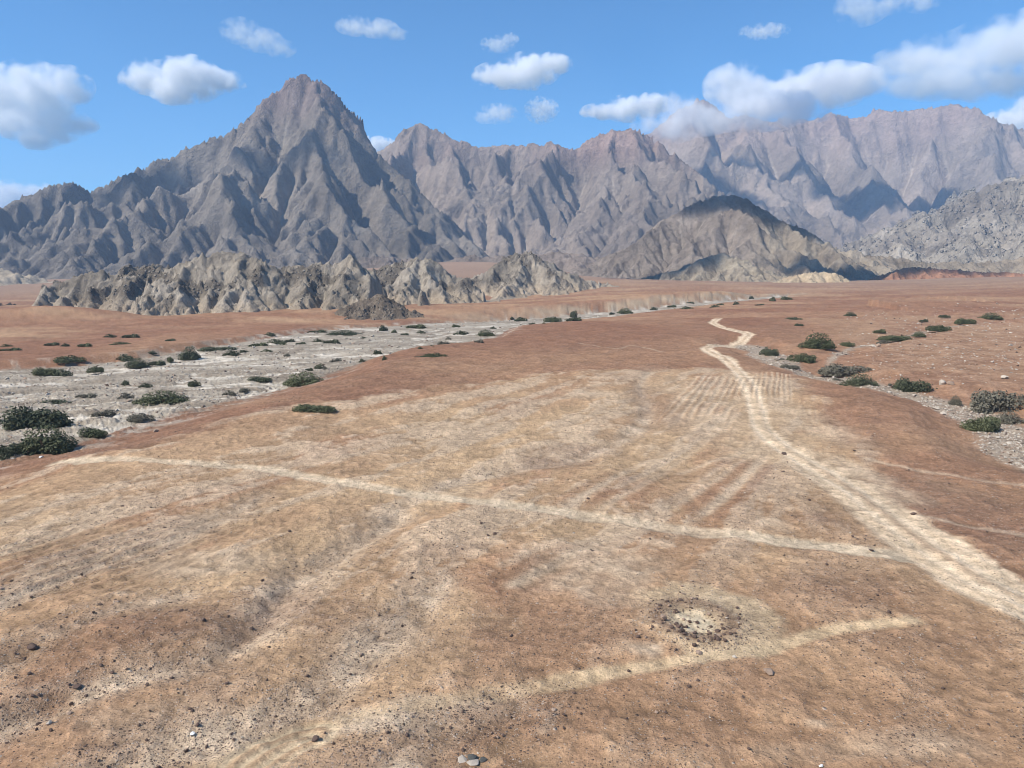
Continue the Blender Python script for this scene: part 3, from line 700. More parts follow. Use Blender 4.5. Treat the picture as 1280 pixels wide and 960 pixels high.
    for label, x0, x1, y0, y1, dx, cr, pf, Yr, seed in F:
        zb = -9 if Yr < 600 else (-6 if Yr < 700 else -2)
        xs, ys, h, A = mountain(x0, x1, y0, y1, dx, cr, 0.62, Lc=19, tal=0.78, seed=seed, zb=zb, prof=profile(pf, Yr), rough=1.6, cl=1.7)
        XX, YY = np.meshgrid(xs, ys)
        oc = smooth((fbm(XX / 16, YY / 16 + h / 40, 5, seed + 2, 0.62) - 0.0) / 0.12) * smooth((h - zb - 8) / 10)        # rock outcrops break through the scree
        h = h + oc * (ridged(XX / 7, YY / 7, 4, seed + 4) - 0.35) * 4.0
        def fcol(X, Y, h, sl, A, oc=oc, zb=zb):
            c = mcol(lin(180, 170, 155, M), lin(154, 145, 132, M), lin(200, 190, 170, M), seed, 45)(X, Y, h, sl, A)
            c = mixc(c, lin(110, 103, 94, M), oc * 0.7)
            c = mixc(c, lin(192, 174, 150, M), smooth((zb + 17 - h) / 10) * 0.6)
            return np.concatenate([c, (oc * 0.9 + 0.05)[..., None]], -1)
        mtn_mesh('hill', xs, ys, h, A, fcol, fm, label, 'hill')
    # dark rubble knob
    xs, ys, h, A = mountain(-115, -32, 412, 480, 0.5, [[A_(440, 385, 440), A_(462, 364, 445), A_(478, 361, 445), A_(498, 373, 445), A_(515, 389, 440)], [A_(472, 362, 445), A_(462, 388, 430)]], 0.55, Lc=14, tal=0.8, seed=360, zb=-10, prof=None)
    XX, YY = np.meshgrid(xs, ys); h = h + smooth((h + 4) / 4) * (ridged(XX / 4, YY / 4, 4, 33) - 0.4) * 2.2
    def kcol(X, Y, h, sl, A):
        c = mcol(lin(136, 124, 110, M), lin(100, 92, 84, M), lin(172, 158, 138, M), 12, 16)(X, Y, h, sl, A)
        return np.concatenate([c, np.ones(h.shape + (1,)) * 0.9], -1)
    mtn_mesh('hill', xs, ys, h, A, kcol, rock_material('knob_rock', 0.6, 1.0, boulders=1.8), 'small dark rubble knob at the foot of the rocky spur', 'hill')
    # pale clay cones on the right
    for k, (label, pf, Yr, w) in enumerate([('pale clay cone beside the far end of the river bed', [(965, 352), (985, 347), (1010, 339), (1028, 338), (1050, 347), (1070, 356)], 1000, 70),
                                            ('dark topped low clay mound behind the pale cone', [(1080, 352), (1100, 343), (1120, 337), (1150, 333), (1190, 335), (1240, 339), (1300, 340)], 1200, 110)]):
        P = [A_(u, v, Yr) for u, v in pf]
        x0 = P[0][0] - 60; x1 = P[-1][0] + 60
        xs, ys, h, A = mountain(x0, x1, Yr - 130, Yr + 130, 1.3, [P], 0.36, Lc=10, tal=0.6, seed=400 + 20 * k, zb=0, prof=profile(pf, Yr))
        mtn_mesh('hill', xs, ys, h, A, mcol(lin(192, 174, 146, M), lin(170, 150, 126, M), lin(204, 190, 164, M), 20 + k, 40) if k == 0 else mcol(lin(168, 128, 104, M), lin(150, 112, 94, M), lin(186, 156, 130, M), 20 + k, 60), rock_material('clay', 0.8, 0.6), label, 'hill')
    # pale fan and dark shoulder at the left edge
    P = [A_(-140, 330, 1250), A_(-40, 338, 1250), A_(10, 341, 1250), A_(50, 352, 1250), A_(90, 364, 1250)]
    xs, ys, h, A = mountain(P[0][0] - 60, P[-1][0] + 80, 1050, 1450, 3.0, [P], 0.25, Lc=60, tal=0.5, seed=470, zb=-8)
    mtn_mesh('hill', xs, ys, h, A, mcol(lin(200, 186, 164, M), lin(184, 170, 150, M), lin(212, 198, 176, M), 31, 120), rock_material('fan', 1.5, 0.6), 'smooth pale sand fan at the left edge below the mountain', 'hill')
    P = [A_(-150, 330, 640), A_(-60, 352, 630), A_(-8, 362, 620), A_(12, 382, 600)]
    xs, ys, h, A = mountain(-600, -392, 550, 720, 1.2, [P], 0.7, Lc=10, tal=0.9, seed=500, zb=-10)
    mtn_mesh('hill', xs, ys, h, A, mcol(lin(110, 100, 92, M), lin(84, 78, 74, M), lin(150, 138, 122, M), 33, 50), fm, 'dark rocky shoulder cut off by the left edge', 'hill')
build_mountains()
print('mountains', time.time() - T0)

# ------------------------------------------------------------------ the air: thin even haze
def box_mesh(name, x0, x1, y0, y1, z0, z1):
    v = [(x, y, z) for z in (z0, z1) for y in (y0, y1) for x in (x0, x1)]
    f = [(0, 2, 3, 1), (4, 5, 7, 6), (0, 1, 5, 4), (2, 6, 7, 3), (0, 4, 6, 2), (1, 3, 7, 5)]
    me = bpy.data.meshes.new(name); me.from_pydata(v, [], f); return me
BOX_TOP = 1230.0
hz = NT('haze_air'); pv = hz.new('ShaderNodeVolumePrincipled')
pv.inputs['Color'].default_value = (0.47, 0.69, 1.0, 1); pv.inputs['Density'].default_value = 8.0e-5; pv.inputs['Anisotropy'].default_value = 0.0
hz.l.new(pv.outputs[0], hz.out.inputs['Volume'])
me = box_mesh('haze', -9300, 9300, -9300, 9300, -30, BOX_TOP); me.materials.append(hz.m)
link('haze', me, 'thin blue haze filling the air over the plain and mountains', 'haze', kind='stuff')

# ------------------------------------------------------------------ clouds: real banks of droplets
def cloud_material(name, dens, lobes, rag, lo, hi, scale):
    """density falls off from the heart of each lobe and is torn by noise"""
    t = NT(name); tc = t.n.new('ShaderNodeTexCoord'); P = tc.outputs['Object']
    f = None
    for (c, r) in lobes:
        v = t.n.new('ShaderNodeVectorMath'); v.operation = 'SUBTRACT'; t.l.new(P, v.inputs[0]); v.inputs[1].default_value = c
        w = t.n.new('ShaderNodeVectorMath'); w.operation = 'DIVIDE'; t.l.new(v.outputs[0], w.inputs[0]); w.inputs[1].default_value = r
        d = t.n.new('ShaderNodeVectorMath'); d.operation = 'LENGTH'; t.l.new(w.outputs[0], d.inputs[0])
        g = t.math('SUBTRACT', 1.0, d.outputs['Value'])
        f = g if f is None else t.math('SMOOTH_MAX', f, g)
        if f is not g: f.node.inputs[2].default_value = 0.15
    n = t.noise(P, scale, 5.0, 0.62); n2 = t.noise(P, scale * 0.5, 2.0, 0.5)
    q = t.math('ADD', f, t.math('MULTIPLY', t.math('SUBTRACT', n, 0.5), rag))
    q = t.math('ADD', q, t.math('MULTIPLY', t.math('SUBTRACT', n2, 0.5), rag * 0.8))
    d = t.math('MULTIPLY', t.ramp(q, lo, hi), dens)
    v = t.n.new('ShaderNodeVolumePrincipled'); v.inputs['Color'].default_value = (1, 1, 1, 1)
    v.inputs['Anisotropy'].default_value = 0.0
    t.set(v.inputs['Density'], d); t.l.new(v.outputs[0], t.out.inputs['Volume'])
    return t.m

def cloud(label, lobes, Y, tau=5.0, rag=2.0, lo=0.02, hi=0.8, scale=5.0, depth=0.8, group=None, cat='cloud', name='cloud', world_lobes=None):
    """lobes: ellipsoids (u, v, half width, half height) seen in the photo at distance Y"""
    L = []
    rnd = random.Random(len(lobes or ()) * 7 + int(Y))
    if world_lobes: L = world_lobes
    else:
        k = Y / FP
        for (u, v, ru, rv) in lobes:
            p = at(u, v, Y); L.append((p[0], p[1] + rnd.uniform(-0.3, 0.3) * ru * k, p[2], ru * k, ru * k * depth, rv * k))
    c = np.mean([l[:3] for l in L], 0); R = max(max(l[3], l[5]) + np.linalg.norm(np.array(l[:3]) - c) for l in L)
    bm = bmesh.new()
    for (x, y, z, rx, ry, rz) in L:
        M = Matrix.Translation(((x - c[0]) / R, (y - c[1]) / R, (z - c[2]) / R)) @ Matrix.Diagonal((1.12 * rx / R, 1.12 * ry / R, 1.12 * rz / R, 1))
        bmesh.ops.create_icosphere(bm, subdivisions=3, radius=1.0, matrix=M)
    me = bpy.data.meshes.new(name); bm.to_mesh(me); bm.free()
    if len(L) > 1:
        tmp = bpy.data.objects.new('tmp', me); COL.objects.link(tmp)
        md = tmp.modifiers.new('r', 'REMESH'); md.mode = 'VOXEL'; md.voxel_size = 0.045
        ms = tmp.modifiers.new('s', 'SMOOTH'); ms.iterations = 4
        dg = bpy.context.evaluated_depsgraph_get(); dg.update()
        me2 = bpy.data.meshes.new_from_object(tmp.evaluated_get(dg)); bpy.data.objects.remove(tmp); bpy.data.meshes.remove(me); me = me2; me.name = name
    thick = np.mean([min(l[4], l[5]) for l in L]) * 2
    me.materials.clear(); me.materials.append(cloud_material(name + '_vapour', 1.1 * tau / thick, [(((l[0] - c[0]) / R, (l[1] - c[1]) / R, (l[2] - c[2]) / R), (1.12 * l[3] / R, 1.12 * l[4] / R, 1.12 * l[5] / R)) for l in L], rag, lo, hi, scale))
    o = link(name, me, label, cat, group); o.location = c; o.scale = (R, R, R)
    return o

G = 'white clouds drifting in the blue sky'
FARY = 11000
cloud('large ragged white cloud cut off by the left edge of the sky', [(-10, 118, 50, 34), (40, 112, 44, 32), (85, 106, 28, 22), (62, 150, 40, 26), (45, 172, 26, 14), (100, 155, 20, 10), (10, 150, 30, 20)], FARY, 4, group=G)
cloud('compact white cloud of three puffs to the left of the pyramid peak', [(183, 94, 30, 20), (235, 100, 40, 26), (222, 115, 30, 16), (285, 103, 22, 13), (160, 100, 14, 9)], FARY, 4, group=G)
cloud('thin slanting wisp of cloud above the pyramid peak', [(300, 38, 24, 14), (325, 50, 26, 13), (350, 62, 20, 10)], FARY + 1500, 0.8, group=G)
cloud('small faint streak of cloud near the top edge above the saddle', [(445, 32, 24, 10), (472, 36, 24, 10), (495, 44, 16, 6)], FARY + 1500, 0.85, group=G)
cloud('bright wedge shaped cloud over the middle of the range', [(625, 95, 32, 14), (660, 86, 36, 20), (692, 80, 22, 12)], FARY, 3.5, group=G)
cloud('tiny wisp just above the bright wedge shaped cloud', [(622, 54, 20, 9), (636, 48, 12, 7)], FARY + 1500, 0.75, group=G)
cloud('faint soft puff under the bright wedge shaped cloud', [(622, 143, 24, 11), (606, 146, 14, 8)], FARY, 0.8, group=G)
cloud('small round puff beside the faint soft one above the range', [(677, 138, 20, 15)], FARY, 2.2, group=G)
cloud('white cloud of two puffs touching the dome of the middle range', [(750, 140, 24, 9), (785, 134, 28, 15), (815, 132, 24, 14)], FARY, 3.2, group=G)
cloud('wide white cloud lying on top of the right massif', [(985, 112, 56, 20), (1040, 106, 56, 24), (1085, 102, 30, 20), (950, 118, 44, 22), (920, 110, 40, 26)], 5300 * 1.6, 3.0, group=G)
cloud('long white cloud bank rising to the upper right corner', [(1130, 78, 44, 16), (1180, 70, 60, 26), (1240, 66, 60, 36), (1300, 60, 60, 44), (1180, 100, 70, 18), (1250, 100, 60, 20)], FARY, 1.9, group=G)
cloud('thin veil of cloud at the top edge on the right', [(1078, 8, 30, 20), (1110, 4, 24, 12), (1150, 6, 20, 10)], FARY + 1500, 0.75, group=G)
cloud('faint short streak of cloud above the massif', [(952, 42, 28, 7)], FARY + 1500, 0.6, group=G)
cloud('low white cloud at the left edge above the mountain shoulder', [(5, 245, 34, 20), (40, 238, 20, 13), (-20, 255, 40, 22), (15, 265, 30, 14)], FARY + 2000, 3.5, group=G)
cloud('bright white cloud peeping from behind the right end of the massif', [(1270, 150, 32, 15), (1300, 142, 40, 24)], FARY + 1000, 5, group=G)
cloud('sliver of white cloud in the notch beside the pyramid peak', [(470, 184, 26, 12)], FARY + 1000, 5, group=G)
# mist round the massif summit, inside the haze
cloud('pale mist wrapped round the summit of the right massif', [(870, 138, 60, 28), (935, 130, 70, 30), (985, 138, 60, 20), (950, 144, 60, 18), (835, 158, 44, 20)], 4480, 1.7, lo=0.0, hi=0.8, depth=0.22, cat='mist', name='mist')
# clouds higher overhead, beyond the top of the picture, whose shadows lie on the slopes
def overhead(label, target, rx, ry, rz=70, zc=1950, extra=(), tau=6.5):
    L = []
    for (dx, dy, kx, ky) in ((0, 0, 1, 1),) + tuple(extra):
        P = np.array(target) + np.array([dx, dy, 0]); s = (zc - P[2]) / SD[2]; P = P + SD * s
        L.append((P[0], P[1], P[2], rx * kx, ry * ky, rz))
    cloud(label, None, 9000, tau, rag=1.1, lo=0.0, hi=0.7, group='clouds overhead that shade the slopes', world_lobes=L)
overhead('cloud overhead that shades the crest of the brown rounded hill', at(930, 258, 1440), 150, 70, extra=((150, 20, 0.9, 0.6), (-60, 10, 0.6, 0.9)))
overhead('cloud overhead that shades the left shoulder of the pyramid peak', at(185, 220, 2450), 150, 160, extra=((-120, -60, 0.8, 0.8),), tau=3.2)
overhead('cloud overhead that shades the face below the pyramid summit', at(325, 190, 2380), 120, 90, extra=((110, 40, 0.9, 0.6),), tau=2.6)
overhead('cloud overhead that shades the left flank of the massif', at(878, 205, 4300), 200, 260)
overhead('cloud overhead that shades the middle of the massif face', at(1080, 200, 4450), 330, 170, extra=((-220, -120, 0.8, 0.7), (260, 0, 0.7, 0.6)))
overhead('cloud overhead that shades the plain below the massif', at(1180, 338, 1230), 170, 28, extra=((-130, -10, 0.8, 1.2), (160, 10, 0.9, 0.8)))
overhead('cloud overhead that shades the foot of the brown hill', at(840, 336, 1130), 90, 22)
print('clouds', time.time() - T0)

# ------------------------------------------------------------------ shrubs
def leaf_material(name, a, b):
    t = NT(name); oi = t.n.new('ShaderNodeObjectInfo'); tc = t.n.new('ShaderNodeTexCoord')
    n = t.noise(tc.outputs['Object'], 9.0, 4.0, 0.65)
    k = t.math('ADD', t.math('MULTIPLY', n, 1.6), t.math('SUBTRACT', t.math('MULTIPLY', oi.outputs['Random'], 0.5), 0.55), True)
    col = t.mix(k, tuple(a) + (1,), tuple(b) + (1,))
    p = t.bsdf(col, 0.75, spec=0.2); return t.m
LEAF = {'green': leaf_material('green_leaf', (0.055, 0.066, 0.032), (0.15, 0.155, 0.080)),
        'dark': leaf_material('dark_leaf', (0.050, 0.060, 0.034), (0.13, 0.135, 0.078)),
        'dull': leaf_material('dry_leaf', (0.095, 0.088, 0.064), (0.21, 0.19, 0.14))}
_t = NT('twig_bark'); _t.bsdf(_t.mix(_t.noise(_t.pos(), 20.0), (0.09, 0.07, 0.05, 1), (0.20, 0.16, 0.12, 1)), 0.9); BARK = _t.m

def shrub_mesh(seed, n, leaf, mat):
    """unit width shrub: a heap of leaf sprays, heights up to about 0.36"""
    r = np.random.RandomState(seed); nl = 9
    lob = []
    for i in range(nl):
        a = r.uniform(0, 6.28); q = math.sqrt(r.uniform(0, 1)) * 0.33
        s = r.uniform(0.10, 0.19) * (1.15 - q)
        lob.append((q * math.cos(a), q * math.sin(a) * 0.85, r.uniform(0.02, 0.16) * (1.2 - 2 * q), s * r.uniform(1.0, 1.4), s * r.uniform(1, 1.3), s * r.uniform(0.8, 1.25)))
    lob = np.array(lob); w = lob[:, 3] * lob[:, 4]; w /= w.sum()
    k = r.choice(nl, n, p=w); d = r.normal(size=(n, 3)); d /= np.linalg.norm(d, axis=1)[:, None]
    rad = 1 - 0.5 * r.uniform(0, 1, n) ** 2.2 + 0.16 * np.maximum(r.normal(size=n) - 0.5, 0)
    p = lob[k, :3] + d * lob[k, 3:] * rad[:, None]
    p[:, 2] = np.where(p[:, 2] < 0.01, np.abs(p[:, 2]) * 0.4 + 0.004, p[:, 2])
    nrm = d + r.normal(size=(n, 3)) * 0.9 + np.array([0, 0, 0.3]); nrm /= np.linalg.norm(nrm, axis=1)[:, None]
    u = np.cross(nrm, r.normal(size=(n, 3))); u /= np.linalg.norm(u, axis=1)[:, None]; v = np.cross(nrm, u)
    L = leaf * r.uniform(0.6, 1.4, n)[:, None]
    V = np.stack([p - u * L, p + v * L * 0.45, p + u * L, p - v * L * 0.45], 1).reshape(-1, 3)
    Q = np.arange(n * 4).reshape(n, 4)
    return mesh_np('foliage', V, quads=Q, mat=mat, smooth_shade=False)
def stem_mesh(seed):
    r = np.random.RandomState(seed + 100); V = []; F = []
    for i in range(9):
        a = r.uniform(0, 6.28); L = r.uniform(0.18, 0.36); el = r.uniform(0.5, 1.2); p = np.array([0, 0, -0.02]); b = len(V)
        dr = np.array([math.cos(a) * math.cos(el), math.sin(a) * math.cos(el), math.sin(el)])
        for j in range(5):
            rr = 0.010 * (1 - j / 5.0) + 0.002
            for q in range(5):
                t = q / 5 * 6.283; V.append(p + np.array([math.cos(t) * rr, math.sin(t) * rr, 0]))
            p = p + dr * L / 4; dr = dr + r.normal(size=3) * 0.18
        for j in range(4):
            for q in range(5):
                F.append((b + j * 5 + q, b + j * 5 + (q + 1) % 5, b + j * 5 + 5 + (q + 1) % 5, b + j * 5 + 5 + q))
    return mesh_np('stems', V, quads=F, mat=BARK)
FOL = {k: [shrub_mesh(s, 5200, 0.021, LEAF[k]) for s in (1, 2, 3)] for k in LEAF}
FOL_S = {k: [shrub_mesh(s, 1300, 0.040, LEAF[k]) for s in (4, 5)] for k in LEAF}
STEM = [stem_mesh(s) for s in (1, 2, 3)]

RB = 'on the pale stony river bed'
SHRUBS = [  # u, base v, width, height (photo pixels), kind, label
 (26, 538, 96, 34, 'dark', 'large dark shrub on the river bed at the left edge, the biggest there'),
 (46, 568, 80, 30, 'green', 'rounded green shrub where the sand flat meets the river bed by the left edge'),
 (3, 572, 40, 22, 'dark', 'dark shrub half cut off by the left edge below the big one'),
 (108, 547, 42, 14, 'green', 'low grey green shrub on the bank between the rounded shrub and a red slope'),
 (195, 506, 72, 15, 'green', 'long low green shrub lying alone on bare pale gravel of the river bed'),
 (174, 527, 32, 13, 'dull', 'dry grey shrub just below the long low green one'),
 (385, 517, 78, 14, 'green', 'long shrub in a dip at the edge of the sand flat above the river'),
 (376, 483, 62, 17, 'green', 'slanting green thicket along the near bank of the river bed'),
 (242, 483, 16, 11, 'dark', 'small upright dark shrub alone on open pale gravel left of centre'),
 (320, 477, 38, 8, 'dark', 'flat dark shrub close to the near bank thicket'),
 (232, 449, 36, 15, 'dark', 'dense round dark shrub on the far side of the river bed, tallest of its row'),
 (84, 456, 34, 11, 'green', 'green shrub on the foot of the far red bank near the left'),
 (50, 469, 36, 11, 'green', 'wide green shrub at the far edge of the river bed near the left edge'),
 (165, 459, 32, 10, 'dark', 'wide dark shrub on the far gravel between two smaller ones'),
 (120, 465, 22, 10, 'green', 'domed green shrub on the far gravel beside a dark line of brush'),
 (265, 439, 54, 7, 'dark', 'low dark hedge like shrub under the far bank'),
 (425, 420, 56, 7, 'dark', 'thin dark hedge like shrub along the far edge below the rocky spur'),
 (545, 448, 34, 10, 'green', 'green shrub hugging the near bank at the middle of the river'),
 (553, 432, 20, 8, 'dull', 'brownish shrub on white gravel upstream of the bank shrub'),
 (607, 421, 30, 9, 'green', 'slanting shrub on the point where the bank turns inward'),
 (694, 402, 26, 10, 'green', 'pale green shrub on the narrow river strip below the red fan'),
 (718, 396, 14, 11, 'dark', 'dark shrub against the eroded cut bank in mid distance'),
 (782, 392, 24, 7, 'green', 'flat green shrub beside the narrow river strip under the dark cut bank'),
 (963, 446, 27, 18, 'dark', 'dark green shrub at the head of the right wash close to the road'),
 (988, 461, 28, 7, 'dull', 'dull low brush lining the near side of the right wash'),
 (1027, 437, 46, 18, 'green', 'big green shrub with a pointed top at the back of the right wash'),
 (1012, 453, 40, 15, 'green', 'green shrub in front of the pointed one in the right wash'),
 (1062, 470, 80, 19, 'dull', 'broad olive thicket spreading along the middle of the right wash'),
 (1081, 484, 48, 15, 'dark', 'dark shrub in front of the broad olive thicket'),
 (1063, 433, 18, 8, 'green', 'small pale green shrub behind the right wash on stony ground'),
 (1124, 425, 40, 9, 'green', 'spread green shrub at the start of the upper side wash'),
 (1151, 421, 17, 6, 'green', 'small green shrub touching the white sand of the side wash'),
 (1181, 413, 28, 10, 'green', 'green shrub beyond the white sand of the side wash'),
 (1209, 405, 25, 9, 'green', 'green shrub second from the far end of the side wash'),
 (1243, 400, 26, 7, 'green', 'flat green shrub at the far end of the side wash'),
 (1184, 397, 13, 5, 'dark', 'tiny dark shrub above the side wash on the red plain'),
 (1143, 491, 48, 22, 'dark', 'dense dark green dome shaped shrub on the wash in front of two pale boulders'),
 (1197, 506, 17, 10, 'dull', 'small grey dry shrub on white gravel of the right wash'),
 (1247, 514, 66, 36, 'dull', 'large grey green shrub at the right edge behind the wash'),
 (1238, 543, 52, 27, 'green', 'deep green shrub low at the right edge partly behind the near bank'),
 (1268, 531, 36, 14, 'dull', 'grey brush at the right edge beside white sand'),
 (995, 401, 22, 7, 'dark', 'oval dark shrub alone on the red plain right of the track end'),
 (999, 408, 13, 5, 'dark', 'tiny shrub just in front of the oval one on the red plain'),
 (1065, 395, 15, 5, 'dark', 'single small dark shrub on the open red plain'),
]
SMALL = [  # u, base v, w, h, kind
 (155, 482, 12, 8, 'dark'), (180, 484, 16, 6, 'dark'), (105, 498, 26, 8, 'dull'), (154, 499, 18, 9, 'dull'), (306, 490, 16, 7, 'dull'), (285, 494, 18, 7, 'dull'), (125, 520, 26, 9, 'dull'), (75, 470, 22, 9, 'dark'), (85, 530, 10, 5, 'dark'), (60, 505, 40, 5, 'dark'),
 (195, 456, 22, 7, 'dark'), (153, 451, 24, 9, 'dark'), (212, 452, 13, 8, 'green'), (287, 444, 20, 7, 'dark'), (305, 441, 11, 5, 'dark'), (332, 440, 16, 4, 'green'), (322, 434, 26, 8, 'green'), (342, 430, 28, 7, 'dark'), (361, 428, 14, 6, 'dark'), (353, 433, 12, 6, 'green'),
 (375, 431, 13, 5, 'dark'), (396, 429, 17, 7, 'dark'), (413, 430, 22, 8, 'dark'), (359, 446, 11, 5, 'dull'), (386, 464, 11, 6, 'dark'), (400, 462, 15, 9, 'dark'), (418, 453, 16, 7, 'dull'), (452, 454, 13, 7, 'dark'), (471, 443, 14, 7, 'dark'), (480, 451, 10, 8, 'dark'),
 (435, 425, 9, 4, 'dark'), (453, 424, 12, 4, 'dark'), (405, 463, 11, 6, 'dull'), (478, 413, 16, 8, 'dark'), (519, 410, 26, 7, 'green'), (493, 416, 9, 5, 'green'), (505, 419, 13, 4, 'dark'), (525, 417, 13, 5, 'dark'), (570, 409, 11, 5, 'green'), (575, 418, 19, 6, 'dark'),
 (540, 435, 9, 5, 'dark'), (525, 438, 11, 6, 'dark'), (524, 447, 16, 3, 'dark'), (560, 425, 10, 5, 'dull'), (598, 429, 13, 7, 'dull'), (617, 411, 8, 4, 'dark'), (497, 436, 8, 4, 'dull'), (650, 401, 18, 6, 'green'), (664, 406, 11, 4, 'dark'), (640, 399, 9, 4, 'dark'), (716, 401, 22, 7, 'green'),
 (680, 406, 8, 4, 'dark'), (766, 393, 9, 4, 'dark'), (817, 387, 10, 4, 'dark'), (840, 384, 12, 4, 'green'), (858, 387, 18, 5, 'green'), (862, 380, 12, 4, 'dark'), (893, 385, 13, 5, 'dark'), (900, 382, 10, 4, 'green'), (920, 381, 9, 5, 'dark'), (950, 382, 12, 3, 'dark'),
 (967, 376, 13, 6, 'green'), (985, 375, 14, 6, 'green'), (940, 374, 8, 5, 'dark'), (395, 417, 26, 7, 'dark'), (336, 420, 16, 5, 'dark'), (63, 432, 18, 5, 'dark'), (80, 433, 11, 4, 'dark'), (104, 433, 17, 5, 'green'), (135, 422, 15, 5, 'dark'), (161, 422, 20, 6, 'dark'), (147, 431, 23, 4, 'green'),
 (8, 439, 24, 5, 'green'), (5, 434, 13, 4, 'green'), (212, 427, 13, 5, 'dark'), (190, 443, 10, 5, 'dark'), (1100, 416, 14, 6, 'green'), (1105, 429, 17, 5, 'dull'), (975, 452, 14, 6, 'dull'), (1046, 477, 16, 5, 'dull'), (1115, 483, 10, 5, 'dull'), (1222, 508, 14, 6, 'dull'), (1155, 402, 10, 4, 'dark')]

def shrub_z(x, y): return float(ground_z(np.array([x]), np.array([y]))[0])
GZF = lambda x, y: ground_z(x, y)
def put_shrub(pt, u, w, h, kind, label, group, i, big):
    x, y = pt; D = math.hypot(x, y); k = D / FP; W = w * k * (1.02 if w > 75 else 1.16); Hh = h * k * 0.95
    rz = random.uniform(-0.4, 0.4) if w / h > 2.4 else random.uniform(0, 6.28)
    z = shrub_z(x, y) - 0.05
    back = 0.30 * W
    y += back * 0.6
    z = shrub_z(x, y) - 0.04 * W / 3
    sc = (W, W * random.uniform(0.75, 1.0), Hh / 0.36 * 0.95)
    if big:
        r = bpy.data.objects.new('shrub', None); COL.objects.link(r); r.location = (x, y, z); r.rotation_euler = (0, 0, rz)
        r['label'] = label; r['category'] = 'shrub'; r['group'] = group
        f = link('foliage', FOL[kind][i % 3], parent=r); f.scale = sc
        s = link('stems', STEM[i % 3], parent=r); s.scale = sc
    else:
        o = link('shrub', FOL_S[kind][i % 2], label, 'shrub', group); o.location = (x, y, z); o.scale = sc; o.rotation_euler = (0, 0, rz)
pts = cast([(s[0], s[1]) for s in SHRUBS], GZF)
GS = 'shrubs along the river bed and the right wash'
for i, s in enumerate(SHRUBS): put_shrub(pts[i], s[0], s[2], s[3], s[4], s[5], GS, i, True)
pts = cast([(s[0], s[1]) for s in SMALL], GZF)
for i, s in enumerate(SMALL):
    u, v = s[0], s[1]
    if u > 960 and v > 400: lab, g = 'little shrub among the stones of the right wash', 'little shrubs in the right wash'
    elif u > 640: lab, g = 'tiny distant shrub along the narrow far strip of the river bed', 'tiny shrubs along the far river strip'
    elif v < 434 and u < 340: lab, g = 'tiny shrub on the red far bank beyond the river bed', 'tiny shrubs on the far bank'
    elif s[4] == 'dull': lab, g = 'small dry grey shrub scattered on the pale gravel of the left river bed', 'small dry shrubs on the river bed'
    else: lab, g = 'small dark green shrub scattered on the pale gravel of the left river bed', 'small green shrubs on the river bed'
    put_shrub(pts[i], u, s[2], s[3], s[4], lab, g, i, False)
print('shrubs', time.time() - T0)

# ------------------------------------------------------------------ stones
def stone_material(name, a, b):
    t = NT(name); oi = t.n.new('ShaderNodeObjectInfo'); P = t.pos()
    n = t.noise(P, 14.0, 6.0, 0.7); n3 = t.noise(P, 2.2, 2.0)
    col = t.mix(t.math('ADD', t.math('MULTIPLY', n, 0.8), t.math('SUBTRACT', n3, 0.4), True), tuple(a) + (1,), tuple(b) + (1,))
    t.bsdf(col, 0.9, t.bump(n, 0.6, 0.05), 0.15); return t.m
SM = {'dark': stone_material('dark_stone', (0.065, 0.045, 0.036), (0.17, 0.115, 0.09)), 'tan': stone_material('tan_stone', (0.24, 0.165, 0.115), (0.42, 0.31, 0.23)), 'pale': stone_material('pale_stone', (0.34, 0.285, 0.225), (0.56, 0.485, 0.395)),
      'grey': stone_material('grey_stone', (0.05, 0.05, 0.046), (0.12, 0.118, 0.105)), 'white': stone_material('white_stone', (0.70, 0.68, 0.64), (0.82, 0.80, 0.76))}
def stone_shape(seed):
    r = random.Random(seed); bm = bmesh.new()
    sx, sy, sz = r.uniform(0.42, 0.55), r.uniform(0.32, 0.5), r.uniform(0.22, 0.4)
    for i in range(22):
        a, b, c = r.gauss(0, 1), r.gauss(0, 1), r.gauss(0, 1); l = math.sqrt(a * a + b * b + c * c); k = r.uniform(0.85, 1.1)
        bm.verts.new((a / l * sx * k, b / l * sy * k, c / l * sz * k))
    bmesh.ops.convex_hull(bm, input=bm.verts)
    for v in [v for v in bm.verts if not v.link_faces]: bm.verts.remove(v)
    bmesh.ops.bevel(bm, geom=bm.edges[:], offset=0.018, segments=1, affect='EDGES')
    bmesh.ops.triangulate(bm, faces=bm.faces); me = bpy.data.meshes.new('stone'); bm.to_mesh(me); bm.free(); return me
STONE = {}
for k in SM:
    STONE[k] = []
    for s in range(6):
        me = stone_shape(s + 1); me.materials.append(SM[k]); STONE[k].append(me)
rs = np.random.RandomState(11)
def put_stone(x, y, size, kind, label, group, sink=0.18, flat=1.0, name='stone', cat='stone'):
    o = link(name, STONE[kind][rs.randint(6)], label, cat, group)
    s = size; o.scale = (s * rs.uniform(0.85, 1.15), s * rs.uniform(0.85, 1.15), s * flat * rs.uniform(0.8, 1.2))
    o.rotation_euler = (rs.uniform(-0.25, 0.25), rs.uniform(-0.25, 0.25), rs.uniform(0, 6.28))
    return o, x, y, sink * s
queue = []
def seat(lst):
    X = np.array([q[1] for q in lst]); Y = np.array([q[2] for q in lst])
    Z = dressed(X, Y)[0]
    for (o, x, y, k), z in zip(lst, Z): o.location = (x, y, z + k)
